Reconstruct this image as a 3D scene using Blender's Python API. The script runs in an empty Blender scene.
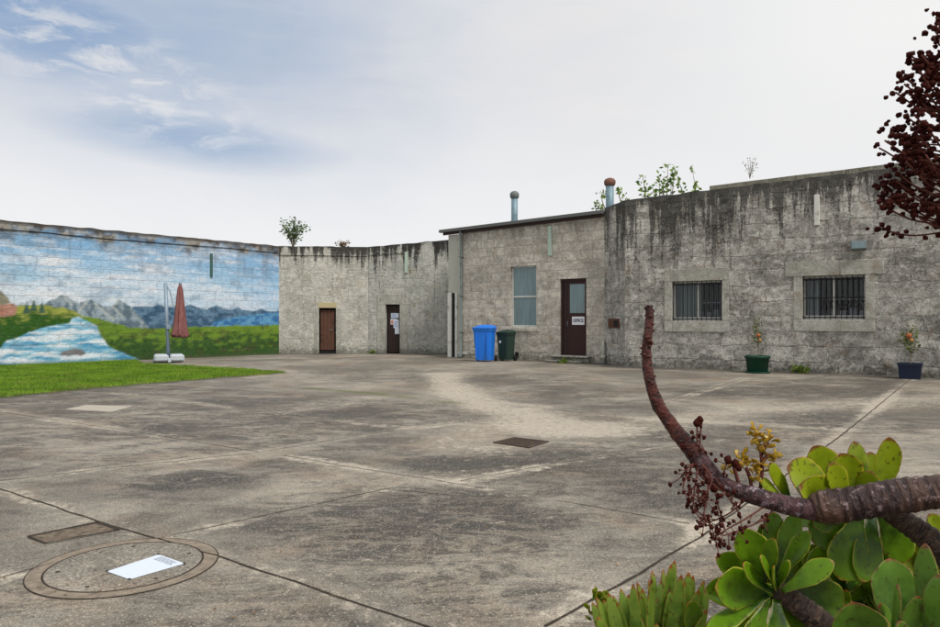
import bpy, math, random
import numpy as np
from mathutils import Vector, Matrix, noise as mnoise
random.seed(7); RNG = np.random.default_rng(7)
S = bpy.context.scene
COL = S.collection
F, CX, HY, H = 713.0, 470.0, 320.0, 1.35     # focal in photo px, centre, horizon, eye height

# ------------------------------------------------------------------ measuring helpers
def G(px, py, z=0.0):                          # point of the ground (or level z) seen at a pixel
    Y = F*(H-z)/(py-HY); return Vector(((px-CX)/F*Y, Y, z))
def P(px, py, D):                              # point at depth D
    return Vector(((px-CX)/F*D, D, H+(HY-py)/F*D))
class Frame:                                   # a vertical wall plane: x along it, y into it, z up
    def __init__(s, A, B):
        s.A = Vector((A[0], A[1])); d = Vector((B[0], B[1]))-s.A
        s.L = d.length; s.d = d/s.L; s.rot = math.atan2(s.d.y, s.d.x)
    def uz(s, px, py, depth=0.0):              # local (u, z) of a pixel on the plane set back by depth
        nx, ny = -s.d.y, s.d.x
        ax, ay = s.A.x+nx*depth, s.A.y+ny*depth
        k = (px-CX)/F                          # A + u d = t (k,1)
        u = (k*ay-ax)/(s.d.x-k*s.d.y); Y = ay+u*s.d.y
        return u, H+(HY-py)/F*Y
    def world(s, u, y, z):
        return Vector((s.A.x+s.d.x*u-s.d.y*y, s.A.y+s.d.y*u+s.d.x*y, z))

# ------------------------------------------------------------------ mesh builder
class MB:
    def __init__(s): s.v=[]; s.f=[]; s.c=[]; s.sm=[]
    def add(s, vs, fs, cols=None, smooth=False):
        o=len(s.v); s.v+= [tuple(v) for v in vs]; s.f+=[tuple(i+o for i in f) for f in fs]
        s.c += list(cols) if cols is not None else [(0,0,0,1)]*len(vs); s.sm += [smooth]*len(fs); return s
    def box(s, x0,x1,y0,y1,z0,z1, bev=0.0, M=None):
        if bev<=0:
            vs=[(x,y,z) for x in (x0,x1) for y in (y0,y1) for z in (z0,z1)]
            fs=[(0,1,3,2),(4,6,7,5),(0,4,5,1),(2,3,7,6),(0,2,6,4),(1,5,7,3)]
        else:
            b=min(bev,(x1-x0)*.45,(y1-y0)*.45,(z1-z0)*.45); vs=[];idx={}
            for ix,x in enumerate((x0,x1)):
                for iy,y in enumerate((y0,y1)):
                    for iz,z in enumerate((z0,z1)):
                        sx,sy,sz=(1-2*ix)*b,(1-2*iy)*b,(1-2*iz)*b
                        idx[ix,iy,iz]=len(vs); vs+=[(x,y+sy,z+sz),(x+sx,y,z+sz),(x+sx,y+sy,z)]
            fs=[]
            for a in (0,1):
                q=[idx[a,0,0],idx[a,0,1],idx[a,1,1],idx[a,1,0]]; fs.append(tuple(q) if a==0 else tuple(q[::-1]))
                q=[idx[0,a,0]+1,idx[1,a,0]+1,idx[1,a,1]+1,idx[0,a,1]+1]; fs.append(tuple(q) if a==0 else tuple(q[::-1]))
                q=[idx[0,0,a]+2,idx[0,1,a]+2,idx[1,1,a]+2,idx[1,0,a]+2]; fs.append(tuple(q) if a==0 else tuple(q[::-1]))
            for a in (0,1):
                for c in (0,1):
                    p,q=idx[a,c,0],idx[a,c,1]; fs.append((p,p+1,q+1,q))
                    p,q=idx[a,0,c],idx[a,1,c]; fs.append((p,p+2,q+2,q))
                    p,q=idx[0,a,c],idx[1,a,c]; fs.append((p+1,p+2,q+2,q+1))
            for k,i in idx.items(): fs.append((i,i+1,i+2))
        if M is not None: vs=[M@Vector(v) for v in vs]
        return s.add(vs,fs)
    def tube(s, pts, rads, n=10, cap=True, bump=None, flat=1.0):
        pts=[Vector(p) for p in pts]; rings=[]; cols=[]; L=0
        up=Vector((0,0,1)) if abs((pts[-1]-pts[0]).normalized().z)<.9 else Vector((1,0,0))
        nrm=None
        for i,p in enumerate(pts):
            t=(pts[min(i+1,len(pts)-1)]-pts[max(i-1,0)]).normalized()
            if nrm is None: nrm=(up-t*up.dot(t)).normalized()
            else: nrm=(nrm-t*nrm.dot(t)).normalized()
            b=t.cross(nrm)
            if i: L+=(p-pts[i-1]).length
            for k in range(n):
                a=2*math.pi*k/n; r=rads[i] if not hasattr(rads,'real') else rads
                if bump: r*=bump(L,a)
                rings.append(p+nrm*(math.cos(a)*r)+b*(math.sin(a)*r*flat)); cols.append((L,k/n,0,1))
        fs=[]
        for i in range(len(pts)-1):
            for k in range(n):
                k2=(k+1)%n; fs.append((i*n+k,i*n+k2,(i+1)*n+k2,(i+1)*n+k))
        if cap: fs.append(tuple(range(n))[::-1]); fs.append(tuple((len(pts)-1)*n+k for k in range(n)))
        return s.add(rings,fs,cols,True)
    def lathe(s, prof, n=24, M=None):
        vs=[];fs=[]
        for r,z in prof:
            for k in range(n): a=2*math.pi*k/n; vs.append((r*math.cos(a),r*math.sin(a),z))
        for i in range(len(prof)-1):
            for k in range(n): k2=(k+1)%n; fs.append((i*n+k,i*n+k2,(i+1)*n+k2,(i+1)*n+k))
        if prof[0][0]>1e-4: fs.append(tuple(range(n))[::-1])
        if prof[-1][0]>1e-4: fs.append(tuple((len(prof)-1)*n+k for k in range(n)))
        if M is not None: vs=[M@Vector(v) for v in vs]
        return s.add(vs,fs,None,True)
    def blob(s, c, r, n=6, squash=1.0, jit=.15):
        c=Vector(c); vs=[c+Vector((0,0,r*squash))];m=4
        for i in range(1,m):
            th=math.pi*i/m
            for k in range(n):
                a=2*math.pi*(k+.5*(i%2))/n; rr=r*(1+random.uniform(-jit,jit))
                vs.append(c+Vector((rr*math.sin(th)*math.cos(a),rr*math.sin(th)*math.sin(a),rr*math.cos(th)*squash)))
        vs.append(c-Vector((0,0,r*squash))); fs=[]
        for k in range(n): fs.append((0,1+k,1+(k+1)%n)); fs.append((len(vs)-1,1+(m-2)*n+(k+1)%n,1+(m-2)*n+k))
        for i in range(m-2):
            for k in range(n):
                a=1+i*n+k;b=1+i*n+(k+1)%n; fs.append((a,a+n,b+n,b))
        return s.add(vs,fs,[(random.random(),0,0,1)]*len(vs),True)
    def build(s, name, mat, parent=None, autosmooth=True):
        me=bpy.data.meshes.new(name); me.from_pydata(s.v,[],s.f); me.materials.append(mat)
        me.polygons.foreach_set('use_smooth',s.sm)
        if any(c[:3]!=(0,0,0) for c in s.c):
            at=me.color_attributes.new('Col','FLOAT_COLOR','POINT'); at.data.foreach_set('color',np.array(s.c,dtype=np.float32).ravel())
        me.validate(); me.update()
        o=bpy.data.objects.new(name,me); COL.objects.link(o)
        if parent: o.parent=parent
        return o
def np_mesh(name, V, Fq, mat, parent=None, col=None, smooth=False):
    V=np.asarray(V,dtype=np.float32); Fq=np.asarray(Fq,dtype=np.int32)
    me=bpy.data.meshes.new(name); me.vertices.add(len(V)); me.vertices.foreach_set('co',V.ravel())
    k=Fq.shape[1]; me.loops.add(Fq.size); me.loops.foreach_set('vertex_index',Fq.ravel())
    me.polygons.add(len(Fq)); me.polygons.foreach_set('loop_start',np.arange(0,Fq.size,k,dtype=np.int32))
    me.polygons.foreach_set('use_smooth',np.full(len(Fq),smooth))
    me.update(calc_edges=True)
    if col is not None:
        at=me.color_attributes.new('Col','FLOAT_COLOR','POINT'); at.data.foreach_set('color',np.asarray(col,dtype=np.float32).ravel())
    me.materials.append(mat); me.validate()
    o=bpy.data.objects.new(name,me); COL.objects.link(o)
    if parent: o.parent=parent
    return o
def empty(name, loc, rz=0, label=None, cat=None, group=None):
    o=bpy.data.objects.new(name,None); o.empty_display_size=.2; COL.objects.link(o); o.location=loc; o.rotation_euler=(0,0,rz)
    return tag(o,label,cat,group)
def tag(o, label=None, cat=None, group=None, kind=None):
    if label: o['label']=label
    if cat: o['category']=cat
    if group: o['group']=group
    if kind: o['kind']=kind
    return o
def crom(pts, k=6):                             # smooth curve through points (any dimension)
    P_=[np.array(p,dtype=float) for p in pts]; P_=[2*P_[0]-P_[1]]+P_+[2*P_[-1]-P_[-2]]; out=[]
    for i in range(1,len(P_)-2):
        a,b,c,d=P_[i-1:i+3]
        for j in range(k):
            t=j/k; out.append(.5*((2*b)+(c-a)*t+(2*a-5*b+4*c-d)*t*t+(3*b-a-3*c+d)*t**3))
    out.append(P_[-2]); return out

# ------------------------------------------------------------------ numpy noise
def vnoise(x,y,seed=0):
    xi=np.floor(x).astype(np.int64); yi=np.floor(y).astype(np.int64); fx=x-xi; fy=y-yi
    fx=fx*fx*(3-2*fx); fy=fy*fy*(3-2*fy)
    def h(a,b):
        n=(a*374761393+b*668265263+seed*1442695041)&0xFFFFFFFF; n=((n^(n>>13))*1274126177)&0xFFFFFFFF
        return ((n^(n>>16))&0xFFFF)/65535.0
    return (h(xi,yi)*(1-fx)+h(xi+1,yi)*fx)*(1-fy)+(h(xi,yi+1)*(1-fx)+h(xi+1,yi+1)*fx)*fy
def fbm(x,y,o=4,seed=0):
    s=0;a=.5;t=0
    for i in range(o): s=s+a*vnoise(x*2**i,y*2**i,seed+i*17); t+=a; a*=.55
    return s/t
def sst(a,b,x): t=np.clip((x-a)/(b-a),0,1); return t*t*(3-2*t)
def inpoly(x,y,poly):
    r=np.zeros(x.shape,bool); n=len(poly)
    for i in range(n):
        x0,y0=poly[i];x1,y1=poly[(i+1)%n]
        if y0==y1: continue
        c=((y0>y)!=(y1>y))&(x<(x1-x0)*(y-y0)/(y1-y0)+x0); r^=c
    return r
def segdist(x,y,pl):
    d=np.full(x.shape,1e9)
    for (x0,y0),(x1,y1) in zip(pl[:-1],pl[1:]):
        dx,dy=x1-x0,y1-y0; t=np.clip(((x-x0)*dx+(y-y0)*dy)/(dx*dx+dy*dy+1e-12),0,1)
        d=np.minimum(d,np.hypot(x-x0-t*dx,y-y0-t*dy))
    return d
def lin(c): c=np.asarray(c,dtype=float)/255; return np.where(c<=.04045,c/12.92,((c+.055)/1.055)**2.4)
def L3(r,g,b): return tuple(lin((r,g,b)))+(1,)

# ------------------------------------------------------------------ node helpers
class NT:
    def __init__(s, name):
        s.m=bpy.data.materials.new(name); s.m.use_nodes=True; s.t=s.m.node_tree; s.t.nodes.clear()
        s.out=s.t.nodes.new('ShaderNodeOutputMaterial')
    def set(s, sock, v):
        if hasattr(v,'is_linked') or isinstance(v,bpy.types.NodeSocket): s.t.links.new(v,sock)
        else: sock.default_value=v
    def math(s,op,a,b=0.0,c=None,clamp=False):
        n=s.t.nodes.new('ShaderNodeMath'); n.operation=op; n.use_clamp=clamp; s.set(n.inputs[0],a); s.set(n.inputs[1],b)
        if c is not None: s.set(n.inputs[2],c)
        return n.outputs[0]
    def mix(s,f,a,b,mode='MIX'):
        n=s.t.nodes.new('ShaderNodeMix'); n.data_type='RGBA'; n.blend_type=mode; s.set(n.inputs[0],f); s.set(n.inputs[6],a); s.set(n.inputs[7],b); return n.outputs[2]
    def ss(s,a,b,x,lo=0.0,hi=1.0):
        n=s.t.nodes.new('ShaderNodeMapRange'); n.interpolation_type='SMOOTHSTEP'; s.set(n.inputs[0],x)
        s.set(n.inputs[1],a); s.set(n.inputs[2],b); s.set(n.inputs[3],lo); s.set(n.inputs[4],hi); return n.outputs[0]
    def obj(s): return s.t.nodes.new('ShaderNodeTexCoord').outputs['Object']
    def sep(s,v):
        n=s.t.nodes.new('ShaderNodeSeparateXYZ'); s.set(n.inputs[0],v); return n.outputs
    def comb(s,x,y,z):
        n=s.t.nodes.new('ShaderNodeCombineXYZ'); s.set(n.inputs[0],x); s.set(n.inputs[1],y); s.set(n.inputs[2],z); return n.outputs[0]
    def mapping(s,v,scale=(1,1,1),loc=(0,0,0)):
        n=s.t.nodes.new('ShaderNodeMapping'); s.set(n.inputs[0],v); n.inputs['Scale'].default_value=scale; n.inputs['Location'].default_value=loc; return n.outputs[0]
    def noise(s,v,scale,detail=4,rough=.55,dist=0.0):
        n=s.t.nodes.new('ShaderNodeTexNoise'); s.set(n.inputs['Vector'],v); n.inputs['Scale'].default_value=scale
        n.inputs['Detail'].default_value=detail; n.inputs['Roughness'].default_value=rough; n.inputs['Distortion'].default_value=dist
        s.lastcol=n.outputs[1]; return n.outputs[0]
    def attr(s,name='Col'):
        n=s.t.nodes.new('ShaderNodeAttribute'); n.attribute_name=name; return n.outputs[0]
    def bump(s,h,strength=.5,dist=.02,normal=None):
        n=s.t.nodes.new('ShaderNodeBump'); n.inputs['Strength'].default_value=strength; n.inputs['Distance'].default_value=dist; s.set(n.inputs['Height'],h)
        if normal is not None: s.set(n.inputs['Normal'],normal)
        return n.outputs[0]
    def pbr(s,col,rough=.8,normal=None,metal=0.0,spec=.3,**kw):
        n=s.t.nodes.new('ShaderNodeBsdfPrincipled'); s.set(n.inputs['Base Color'],col); s.set(n.inputs['Roughness'],rough); s.set(n.inputs['Metallic'],metal)
        s.set(n.inputs['Specular IOR Level'],spec)
        for k,v in kw.items(): s.set(n.inputs[k.replace('_',' ')],v)
        if normal is not None: s.set(n.inputs['Normal'],normal)
        s.t.links.new(n.outputs[0],s.out.inputs[0]); return n.outputs[0]

def plain(name, rgb, rough=.6, metal=0.0, var=.25, scale=8, spec=.3, bump=.1, dirt=None):
    n=NT(name); o=n.obj(); a=n.noise(o,scale,5,.6); b=n.noise(o,scale*7,3,.6)
    v=n.math('ADD',n.math('MULTIPLY',n.math('SUBTRACT',a,.5),var*2),n.math('MULTIPLY',n.math('SUBTRACT',b,.5),var))
    c=L3(*rgb); d=n.mix(n.math('ADD',v,.5,clamp=True),tuple(x*(1-var) for x in c[:3])+(1,),tuple(min(1,x*(1+var)) for x in c[:3])+(1,))
    if dirt: d=n.mix(n.ss(.52,.7,n.noise(o,scale*.6,6,.65)),d,L3(*dirt))
    n.pbr(d,rough,n.bump(b,bump,.01),metal,spec); return n.m

def stone(name, A, B, mortar, row=.3, bw=.55, dark=(40,38,36), top=4.4, stain=1.4, stain_amt=.8, blocks=.5, smear=.3, warm=(150,120,90), mortar_amt=.6, streak=.6, speck=.5, warp=.12, seed=0.0, heavy=None, edk=.6):
    n=NT(name); o=n.obj(); s=n.sep(o)
    v=n.comb(n.math('ADD',s[0],seed),s[2],s[1])
    n.noise(v,1.3,3,.5); wc=n.lastcol
    vm=n.t.nodes.new('ShaderNodeVectorMath'); vm.operation='MULTIPLY_ADD'; n.set(vm.inputs[0],wc); vm.inputs[1].default_value=(warp,warp*.8,0); n.set(vm.inputs[2],v)
    vw=vm.outputs[0]
    n.noise(v,14,2,.5); vm2=n.t.nodes.new('ShaderNodeVectorMath'); vm2.operation='MULTIPLY_ADD'; n.set(vm2.inputs[0],n.lastcol); vm2.inputs[1].default_value=(.04,.04,0); n.set(vm2.inputs[2],vw); vw=vm2.outputs[0]
    bt=n.t.nodes.new('ShaderNodeTexBrick'); n.set(bt.inputs['Vector'],vw); bt.inputs['Scale'].default_value=1
    bt.inputs['Brick Width'].default_value=bw; bt.inputs['Row Height'].default_value=row; bt.inputs['Mortar Size'].default_value=.018; bt.inputs['Mortar Smooth'].default_value=.6
    bt.inputs['Color1'].default_value=(0,0,0,1); bt.inputs['Color2'].default_value=(1,1,1,1); bt.inputs['Mortar'].default_value=(.5,.5,.5,1); bt.offset_frequency=2; bt.squash=.7; bt.squash_frequency=3
    mort=bt.outputs['Fac']; bid=n.sep(bt.outputs['Color'])[0]
    big=n.noise(v,.9,6,.6,.4); mid=n.noise(v,4.5,6,.68,.5); fine=n.noise(v,26,6,.75); grit=n.noise(v,85,3,.8); md2=n.noise(n.mapping(v,(1,1,1),(4,7,1)),11,6,.72,.6)
    k=n.math('ADD',n.math('MULTIPLY',big,.4),n.math('MULTIPLY',mid,.6)); k=n.ss(.4,.61,k)
    c=n.mix(k,L3(*A),L3(*B))
    tone=n.math('MULTIPLY_ADD',n.math('SUBTRACT',bid,.5),blocks,1.0)
    tc=n.comb(tone,tone,tone); c=n.mix(1.0,c,tc,'MULTIPLY')
    c=n.mix(n.math('MULTIPLY',n.ss(.54,.68,n.noise(v,2.3,6,.68)),.5),c,L3(*warm))
    sm=n.ss(.5,.62,n.noise(v,1.7,6,.7,.6))
    mo=n.math('MULTIPLY',mort,n.math('MULTIPLY_ADD',sm,mortar_amt,.05))
    c=n.mix(n.math('MULTIPLY',mo,n.ss(.38,.55,md2)),c,L3(*mortar))
    ed=n.math('MULTIPLY',mort,n.ss(.48,.58,mid)); c=n.mix(n.math('MULTIPLY',ed,edk),c,L3(*dark))
    smr=n.math('MULTIPLY',n.ss(.54,.6,n.noise(v,3.1,8,.75,.6)),smear); c=n.mix(smr,c,L3(*mortar))
    # pits, lichen and grime
    g2=n.math('ADD',n.math('MULTIPLY',fine,.6),n.math('MULTIPLY',md2,.4))
    pit=n.ss(.5,.6,g2); c=n.mix(n.math('MULTIPLY',pit,speck),c,L3(*dark))
    lp=n.ss(.47,.38,g2); c=n.mix(n.math('MULTIPLY',lp,speck*.6),c,L3(*mortar))
    # runs of black growth coming down from the top
    run=n.noise(n.mapping(v,(2.4,.22,1)),1.6,7,.7,.3)
    dist=n.math('SUBTRACT',top,s[2])
    reach=n.math('MULTIPLY_ADD',n.ss(.4,.68,run),stain*2.6,stain*.16)
    if heavy: reach=n.math('MULTIPLY',reach,n.math('MULTIPLY_ADD',n.ss(heavy[1],heavy[0],s[0]),heavy[2],.55))
    sd=n.math('SUBTRACT',1.0,n.math('DIVIDE',dist,reach))
    sd=n.math('ADD',sd,n.math('MULTIPLY',n.math('SUBTRACT',g2,.5),2.6)); sd=n.math('ADD',sd,n.math('MULTIPLY',n.math('SUBTRACT',mid,.5),1.5))
    grime=n.math('MULTIPLY',n.ss(-.05,.75,sd),n.ss(-1.2,.35,n.math('SUBTRACT',1.0,n.math('DIVIDE',dist,reach))))
    c=n.mix(n.math('MULTIPLY',grime,stain_amt),c,L3(*dark))
    st=n.math('MULTIPLY',n.ss(.53,.66,n.noise(n.mapping(v,(4.5,.16,1)),1.3,6,.65)),streak); st=n.math('MULTIPLY',st,n.ss(.42,.58,g2)); st=n.math('MULTIPLY',st,n.ss(.3,2.2,s[2])); c=n.mix(st,c,L3(*dark))
    ft=n.math('MULTIPLY',n.ss(.34,.02,n.math('MULTIPLY_ADD',n.math('SUBTRACT',md2,.5),-.9,s[2])),.55); c=n.mix(ft,c,L3(62,60,46))
    gr=n.math('MULTIPLY_ADD',n.math('SUBTRACT',grit,.5),2.0,1.0,clamp=False); gr=n.math('MAXIMUM',gr,.25); c=n.mix(1.0,c,n.comb(gr,gr,gr),'MULTIPLY')
    hh=n.math('ADD',n.math('MULTIPLY',mort,-.9*edk),n.math('ADD',n.math('MULTIPLY',fine,.9),n.math('MULTIPLY',md2,1.0)))
    hh=n.math('ADD',hh,n.math('MULTIPLY',smr,.4)); hh=n.math('ADD',hh,n.math('MULTIPLY',bid,.35))
    n.pbr(c,.93,n.bump(hh,.9,.05),0,.12); return n.m

# ------------------------------------------------------------------ materials
M={}
M['far_stone']=stone('weathered_render_stone',(172,170,160),(212,210,199),(226,223,212),edk=.15,row=.34,bw=.7,top=4.32,stain=.5,stain_amt=.9,blocks=.06,smear=.45,mortar_amt=.15,streak=.45,speck=.45,warm=(165,150,115))
M['corner_stone']=stone('streaked_render_stone',(166,167,159),(204,203,195),(218,218,208),edk=.15,row=.34,bw=.7,top=4.55,stain=.8,stain_amt=.95,blocks=.06,smear=.4,mortar_amt=.15,streak=.7,speck=.5,warm=(165,150,115),seed=31)
M['ashlar']=stone('rock_faced_ashlar',(180,174,162),(222,216,203),(236,232,223),edk=.4,row=.3,bw=.55,top=4.5,stain=.25,stain_amt=.35,blocks=.28,smear=.35,mortar_amt=.7,streak=.1,speck=.42,warm=(176,150,118),warp=.06,seed=11)
M['old_stone']=stone('dark_weathered_stone',(140,138,131),(200,197,188),(224,221,213),row=.4,bw=.75,top=4.95,stain=.95,stain_amt=.8,blocks=.45,smear=.6,mortar_amt=1.3,streak=.3,speck=.6,warm=(140,112,86),warp=.3,seed=5,heavy=(2.5,6.5,1.1),dark=(50,49,47))
M['parapet']=stone('parapet_stone',(140,138,122),(160,156,140),(175,172,160),row=.5,bw=1.2,top=5.4,stain=.2,stain_amt=.5,blocks=.1,smear=.2,streak=.3,speck=.4,seed=2)
M['dressed']=stone('dressed_stone',(160,159,148),(190,189,179),(200,199,190),row=3,bw=6,top=9,stain=.1,stain_amt=0,blocks=.0,smear=.1,streak=.25,speck=.25,seed=9,dark=(80,76,68))
M['yellow_lintel']=plain('ochre_lintel',(176,164,128),.9,var=.2,scale=6)
M['brown_door']=plain('brown_painted_timber',(84,56,42),.7,var=.35,scale=5,dirt=(52,36,30))
M['dark_door']=plain('dark_maroon_timber',(48,34,32),.6,var=.3,scale=5)
M['shop_door']=plain('gloss_maroon_paint',(52,28,26),.5,var=.15,scale=4)
M['black']=plain('black_iron',(20,20,22),.6,var=.3)
M['dark_int']=plain('dark_room_lining',(30,28,28),.9,var=.2)
M['white_paint']=plain('white_paint',(205,205,198),.6,var=.12,dirt=(150,146,134))
M['pale_panel']=plain('pale_fibre_panel',(176,176,166),.8,var=.15,scale=2.5,dirt=(130,128,118))
M['pale_green']=plain('pale_green_paint',(168,186,172),.7,var=.15)
M['dark_green_pipe']=plain('dark_green_paint',(62,92,84),.7,var=.2)
M['grey_metal']=plain('galvanised_metal',(120,130,134),.5,.3,var=.2,scale=5)
M['pipe_metal']=plain('grey_painted_pipe',(112,122,120),.6,var=.2,dirt=(80,84,80))
M['flue']=plain('galvanised_flue',(118,142,152),.5,.2,var=.2,dirt=(90,104,112))
M['rust']=plain('rusted_cowl',(116,84,70),.85,var=.4,scale=14,dirt=(70,50,44))
M['cowl']=plain('dull_zinc_cowl',(104,110,108),.6,.2,var=.3,scale=14)
M['gutter']=plain('grey_gutter',(96,98,96),.6,var=.2,scale=3)
M['fascia']=plain('maroon_fascia',(60,46,44),.7,var=.2,scale=3)
M['roof']=plain('corrugated_roof',(125,128,128),.6,.3,var=.2,scale=3)
M['blue_bin']=plain('blue_bin_plastic',(26,114,214),.5,var=.12,scale=3,spec=.4,dirt=(40,104,180))
M['green_bin']=plain('dark_green_bin_plastic',(36,56,48),.55,var=.2,scale=3,spec=.3)
M['rubber']=plain('black_rubber',(24,24,24),.8)
M['green_pot']=plain('green_plastic_pot',(16,58,42),.5,var=.2)
M['blue_pot']=plain('navy_glazed_pot',(24,34,56),.4,var=.2)
M['soil']=plain('potting_soil',(58,46,36),.95,var=.4,scale=20)
M['pole']=plain('grey_blue_aluminium',(136,152,166),.5,.3,var=.15)
M['base']=plain('white_base_tank',(178,186,192),.6,var=.12,dirt=(160,162,158))
M['paper']=plain('white_laminate',(206,214,226),.35,var=.03,spec=.4)
M['sign']=plain('white_sign_board',(225,225,228),.5,var=.04)
M['ink']=plain('navy_ink',(50,54,96),.6,var=.1)
M['ink2']=plain('grey_ink',(110,122,136),.6,var=.1)
M['orange_ink']=plain('orange_ink',(190,128,104),.6,var=.1)
M['blue_ink']=plain('blue_ink',(96,130,180),.6,var=.1)
M['bark_grey']=plain('pale_bark',(120,108,92),.9,var=.3,scale=20)
M['curtain']=plain('grey_blind',(150,156,160),.8,var=.15,scale=4)
M['interior_pale']=plain('pale_room_things',(170,166,178),.8,var=.5,scale=6)
M['grate']=plain('cast_iron_grate',(70,58,50),.8,.2,var=.35,scale=18,dirt=(96,78,62))
def glass(name,rgb,rough=.12):
    n=NT(name); o=n.obj(); c=n.mix(n.ss(.35,.65,n.noise(n.mapping(o,(7,1,.7)),1.4,5,.6)),L3(*[x*.88 for x in rgb]),L3(*rgb)); n.pbr(c,rough,None,0,.6); return n.m
M['frosted']=glass('obscure_glass',(120,142,146),.3)
def clear_glass():
    n=NT('clear_glass'); g=n.t.nodes.new('ShaderNodeBsdfGlossy'); g.inputs['Roughness'].default_value=.04; t=n.t.nodes.new('ShaderNodeBsdfTransparent'); t.inputs[0].default_value=(.75,.78,.78,1)
    m=n.t.nodes.new('ShaderNodeMixShader'); m.inputs[0].default_value=.03; n.t.links.new(t.outputs[0],m.inputs[1]); n.t.links.new(g.outputs[0],m.inputs[2]); n.t.links.new(m.outputs[0],n.out.inputs[0]); return n.m
M['clear']=clear_glass()

def ground_mat():
    n=NT('old_concrete'); o=n.obj(); s=n.sep(n.attr()); 
    big=n.noise(o,.35,7,.62,.5); mid=n.noise(n.mapping(o,(.8,1.5,1)),2.2,8,.68,.8); sm=n.noise(o,11,6,.7,.3); agg=n.noise(o,52,4,.8); agg2=n.noise(o,120,3,.8)
    c=n.mix(n.ss(.38,.62,big),L3(108,103,94),L3(148,141,129))
    c=n.mix(n.math('MULTIPLY',n.ss(.48,.62,n.noise(o,.9,6,.6,.4)),.45),c,L3(124,104,84))
    # dark growth: driven by mapped patches, broken up by noise
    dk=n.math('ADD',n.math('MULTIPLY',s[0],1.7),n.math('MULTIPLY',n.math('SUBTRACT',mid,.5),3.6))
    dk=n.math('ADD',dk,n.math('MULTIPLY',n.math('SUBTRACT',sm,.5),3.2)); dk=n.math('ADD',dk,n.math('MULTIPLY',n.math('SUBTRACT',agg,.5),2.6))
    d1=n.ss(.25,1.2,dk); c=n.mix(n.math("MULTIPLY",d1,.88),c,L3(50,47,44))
    ve=n.math('MULTIPLY',n.ss(.045,.0,n.math('ABSOLUTE',n.math('SUBTRACT',n.noise(n.mapping(o,(.7,1.6,1),(2,5,0)),1.6,7,.66,1.2),.5))),n.ss(.4,.6,big)); c=n.mix(n.math('MULTIPLY',ve,.4),c,L3(168,156,138))
    pl=n.math('ADD',s[1],n.math('ADD',n.math('MULTIPLY',n.math('SUBTRACT',sm,.5),2.4),n.math('MULTIPLY',n.math('SUBTRACT',mid,.5),2.6))); c=n.mix(n.math('MULTIPLY',n.ss(.22,1.2,pl),.74),c,L3(182,172,156))
    c=n.mix(n.math('MULTIPLY',s[2],.8),c,L3(84,92,46))
    a=n.math('MULTIPLY_ADD',n.math('SUBTRACT',agg,.5),2.6,1.0); a2=n.math('MULTIPLY_ADD',n.math('SUBTRACT',agg2,.5),2.4,a); a3=n.math('MAXIMUM',n.math('MULTIPLY_ADD',n.math('SUBTRACT',sm,.5),1.3,a2),.15)
    c=n.mix(1.0,c,n.comb(a3,a3,a3),'MULTIPLY')
    spk=n.ss(.57,.65,n.noise(o,60,3,.6)); c=n.mix(n.math('MULTIPLY',spk,.45),c,L3(200,190,172))
    sdk=n.ss(.58,.66,n.noise(n.mapping(o,(1,1,1),(5,9,2)),48,4,.7)); c=n.mix(n.math('MULTIPLY',sdk,.85),c,L3(46,41,36))
    # hair cracks
    vo=n.t.nodes.new('ShaderNodeTexVoronoi'); vo.feature='DISTANCE_TO_EDGE'; n.noise(o,2.5,4,.6); vm=n.t.nodes.new('ShaderNodeVectorMath'); vm.operation='MULTIPLY_ADD'; n.set(vm.inputs[0],n.lastcol); vm.inputs[1].default_value=(.6,.6,0); n.set(vm.inputs[2],o)
    n.set(vo.inputs['Vector'],vm.outputs[0]); vo.inputs['Scale'].default_value=.42
    cr=n.math('MULTIPLY',n.ss(.006,.0015,vo.outputs[0]),n.ss(.5,.58,n.noise(o,.7,2,.5))); c=n.mix(n.math('MULTIPLY',cr,.18),c,L3(60,54,48))
    h=n.math('ADD',n.math('MULTIPLY',agg,.6),n.math('ADD',n.math('MULTIPLY',agg2,.3),n.math('MULTIPLY',sm,.8)))
    n.pbr(c,n.math('MULTIPLY_ADD',sm,-.25,.85),n.bump(h,.55,.012),0,.3); return n.m
M['ground']=ground_mat()
M['joint']=plain('dirt_filled_joint',(50,43,36),.95,var=.6,scale=9,dirt=(92,82,66))
M['lid']=plain('cover_concrete',(134,122,107),.85,var=.6,scale=16,dirt=(98,88,76),bump=.9)
M['gravel']=plain('gravel_fill',(112,100,86),.95,var=.8,scale=26,dirt=(70,60,52),bump=.8)
M['patch']=plain('pale_cement_patch',(164,157,145),.9,var=.2,scale=6)
def grass_mat(name,a,b,c3):
    n=NT(name); o=n.obj(); c=n.mix(n.ss(.35,.65,n.noise(o,1.2,5,.6)),L3(*a),L3(*b)); c=n.mix(n.ss(.5,.72,n.noise(o,30,2,.6)),c,L3(*c3)); c=n.mix(n.math('MULTIPLY',n.ss(.54,.64,n.noise(n.mapping(o,(1,1,1),(3,3,0)),1.6,6,.7)),.55),c,L3(132,126,70))
    p=n.pbr(c,.7,None,0,.2); return n.m
M['grass']=grass_mat('lawn_grass',(72,112,20),(108,144,32),(142,156,62))
M['lawn_soil']=grass_mat('lawn_soil',(66,84,30),(84,98,38),(116,104,66))

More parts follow.
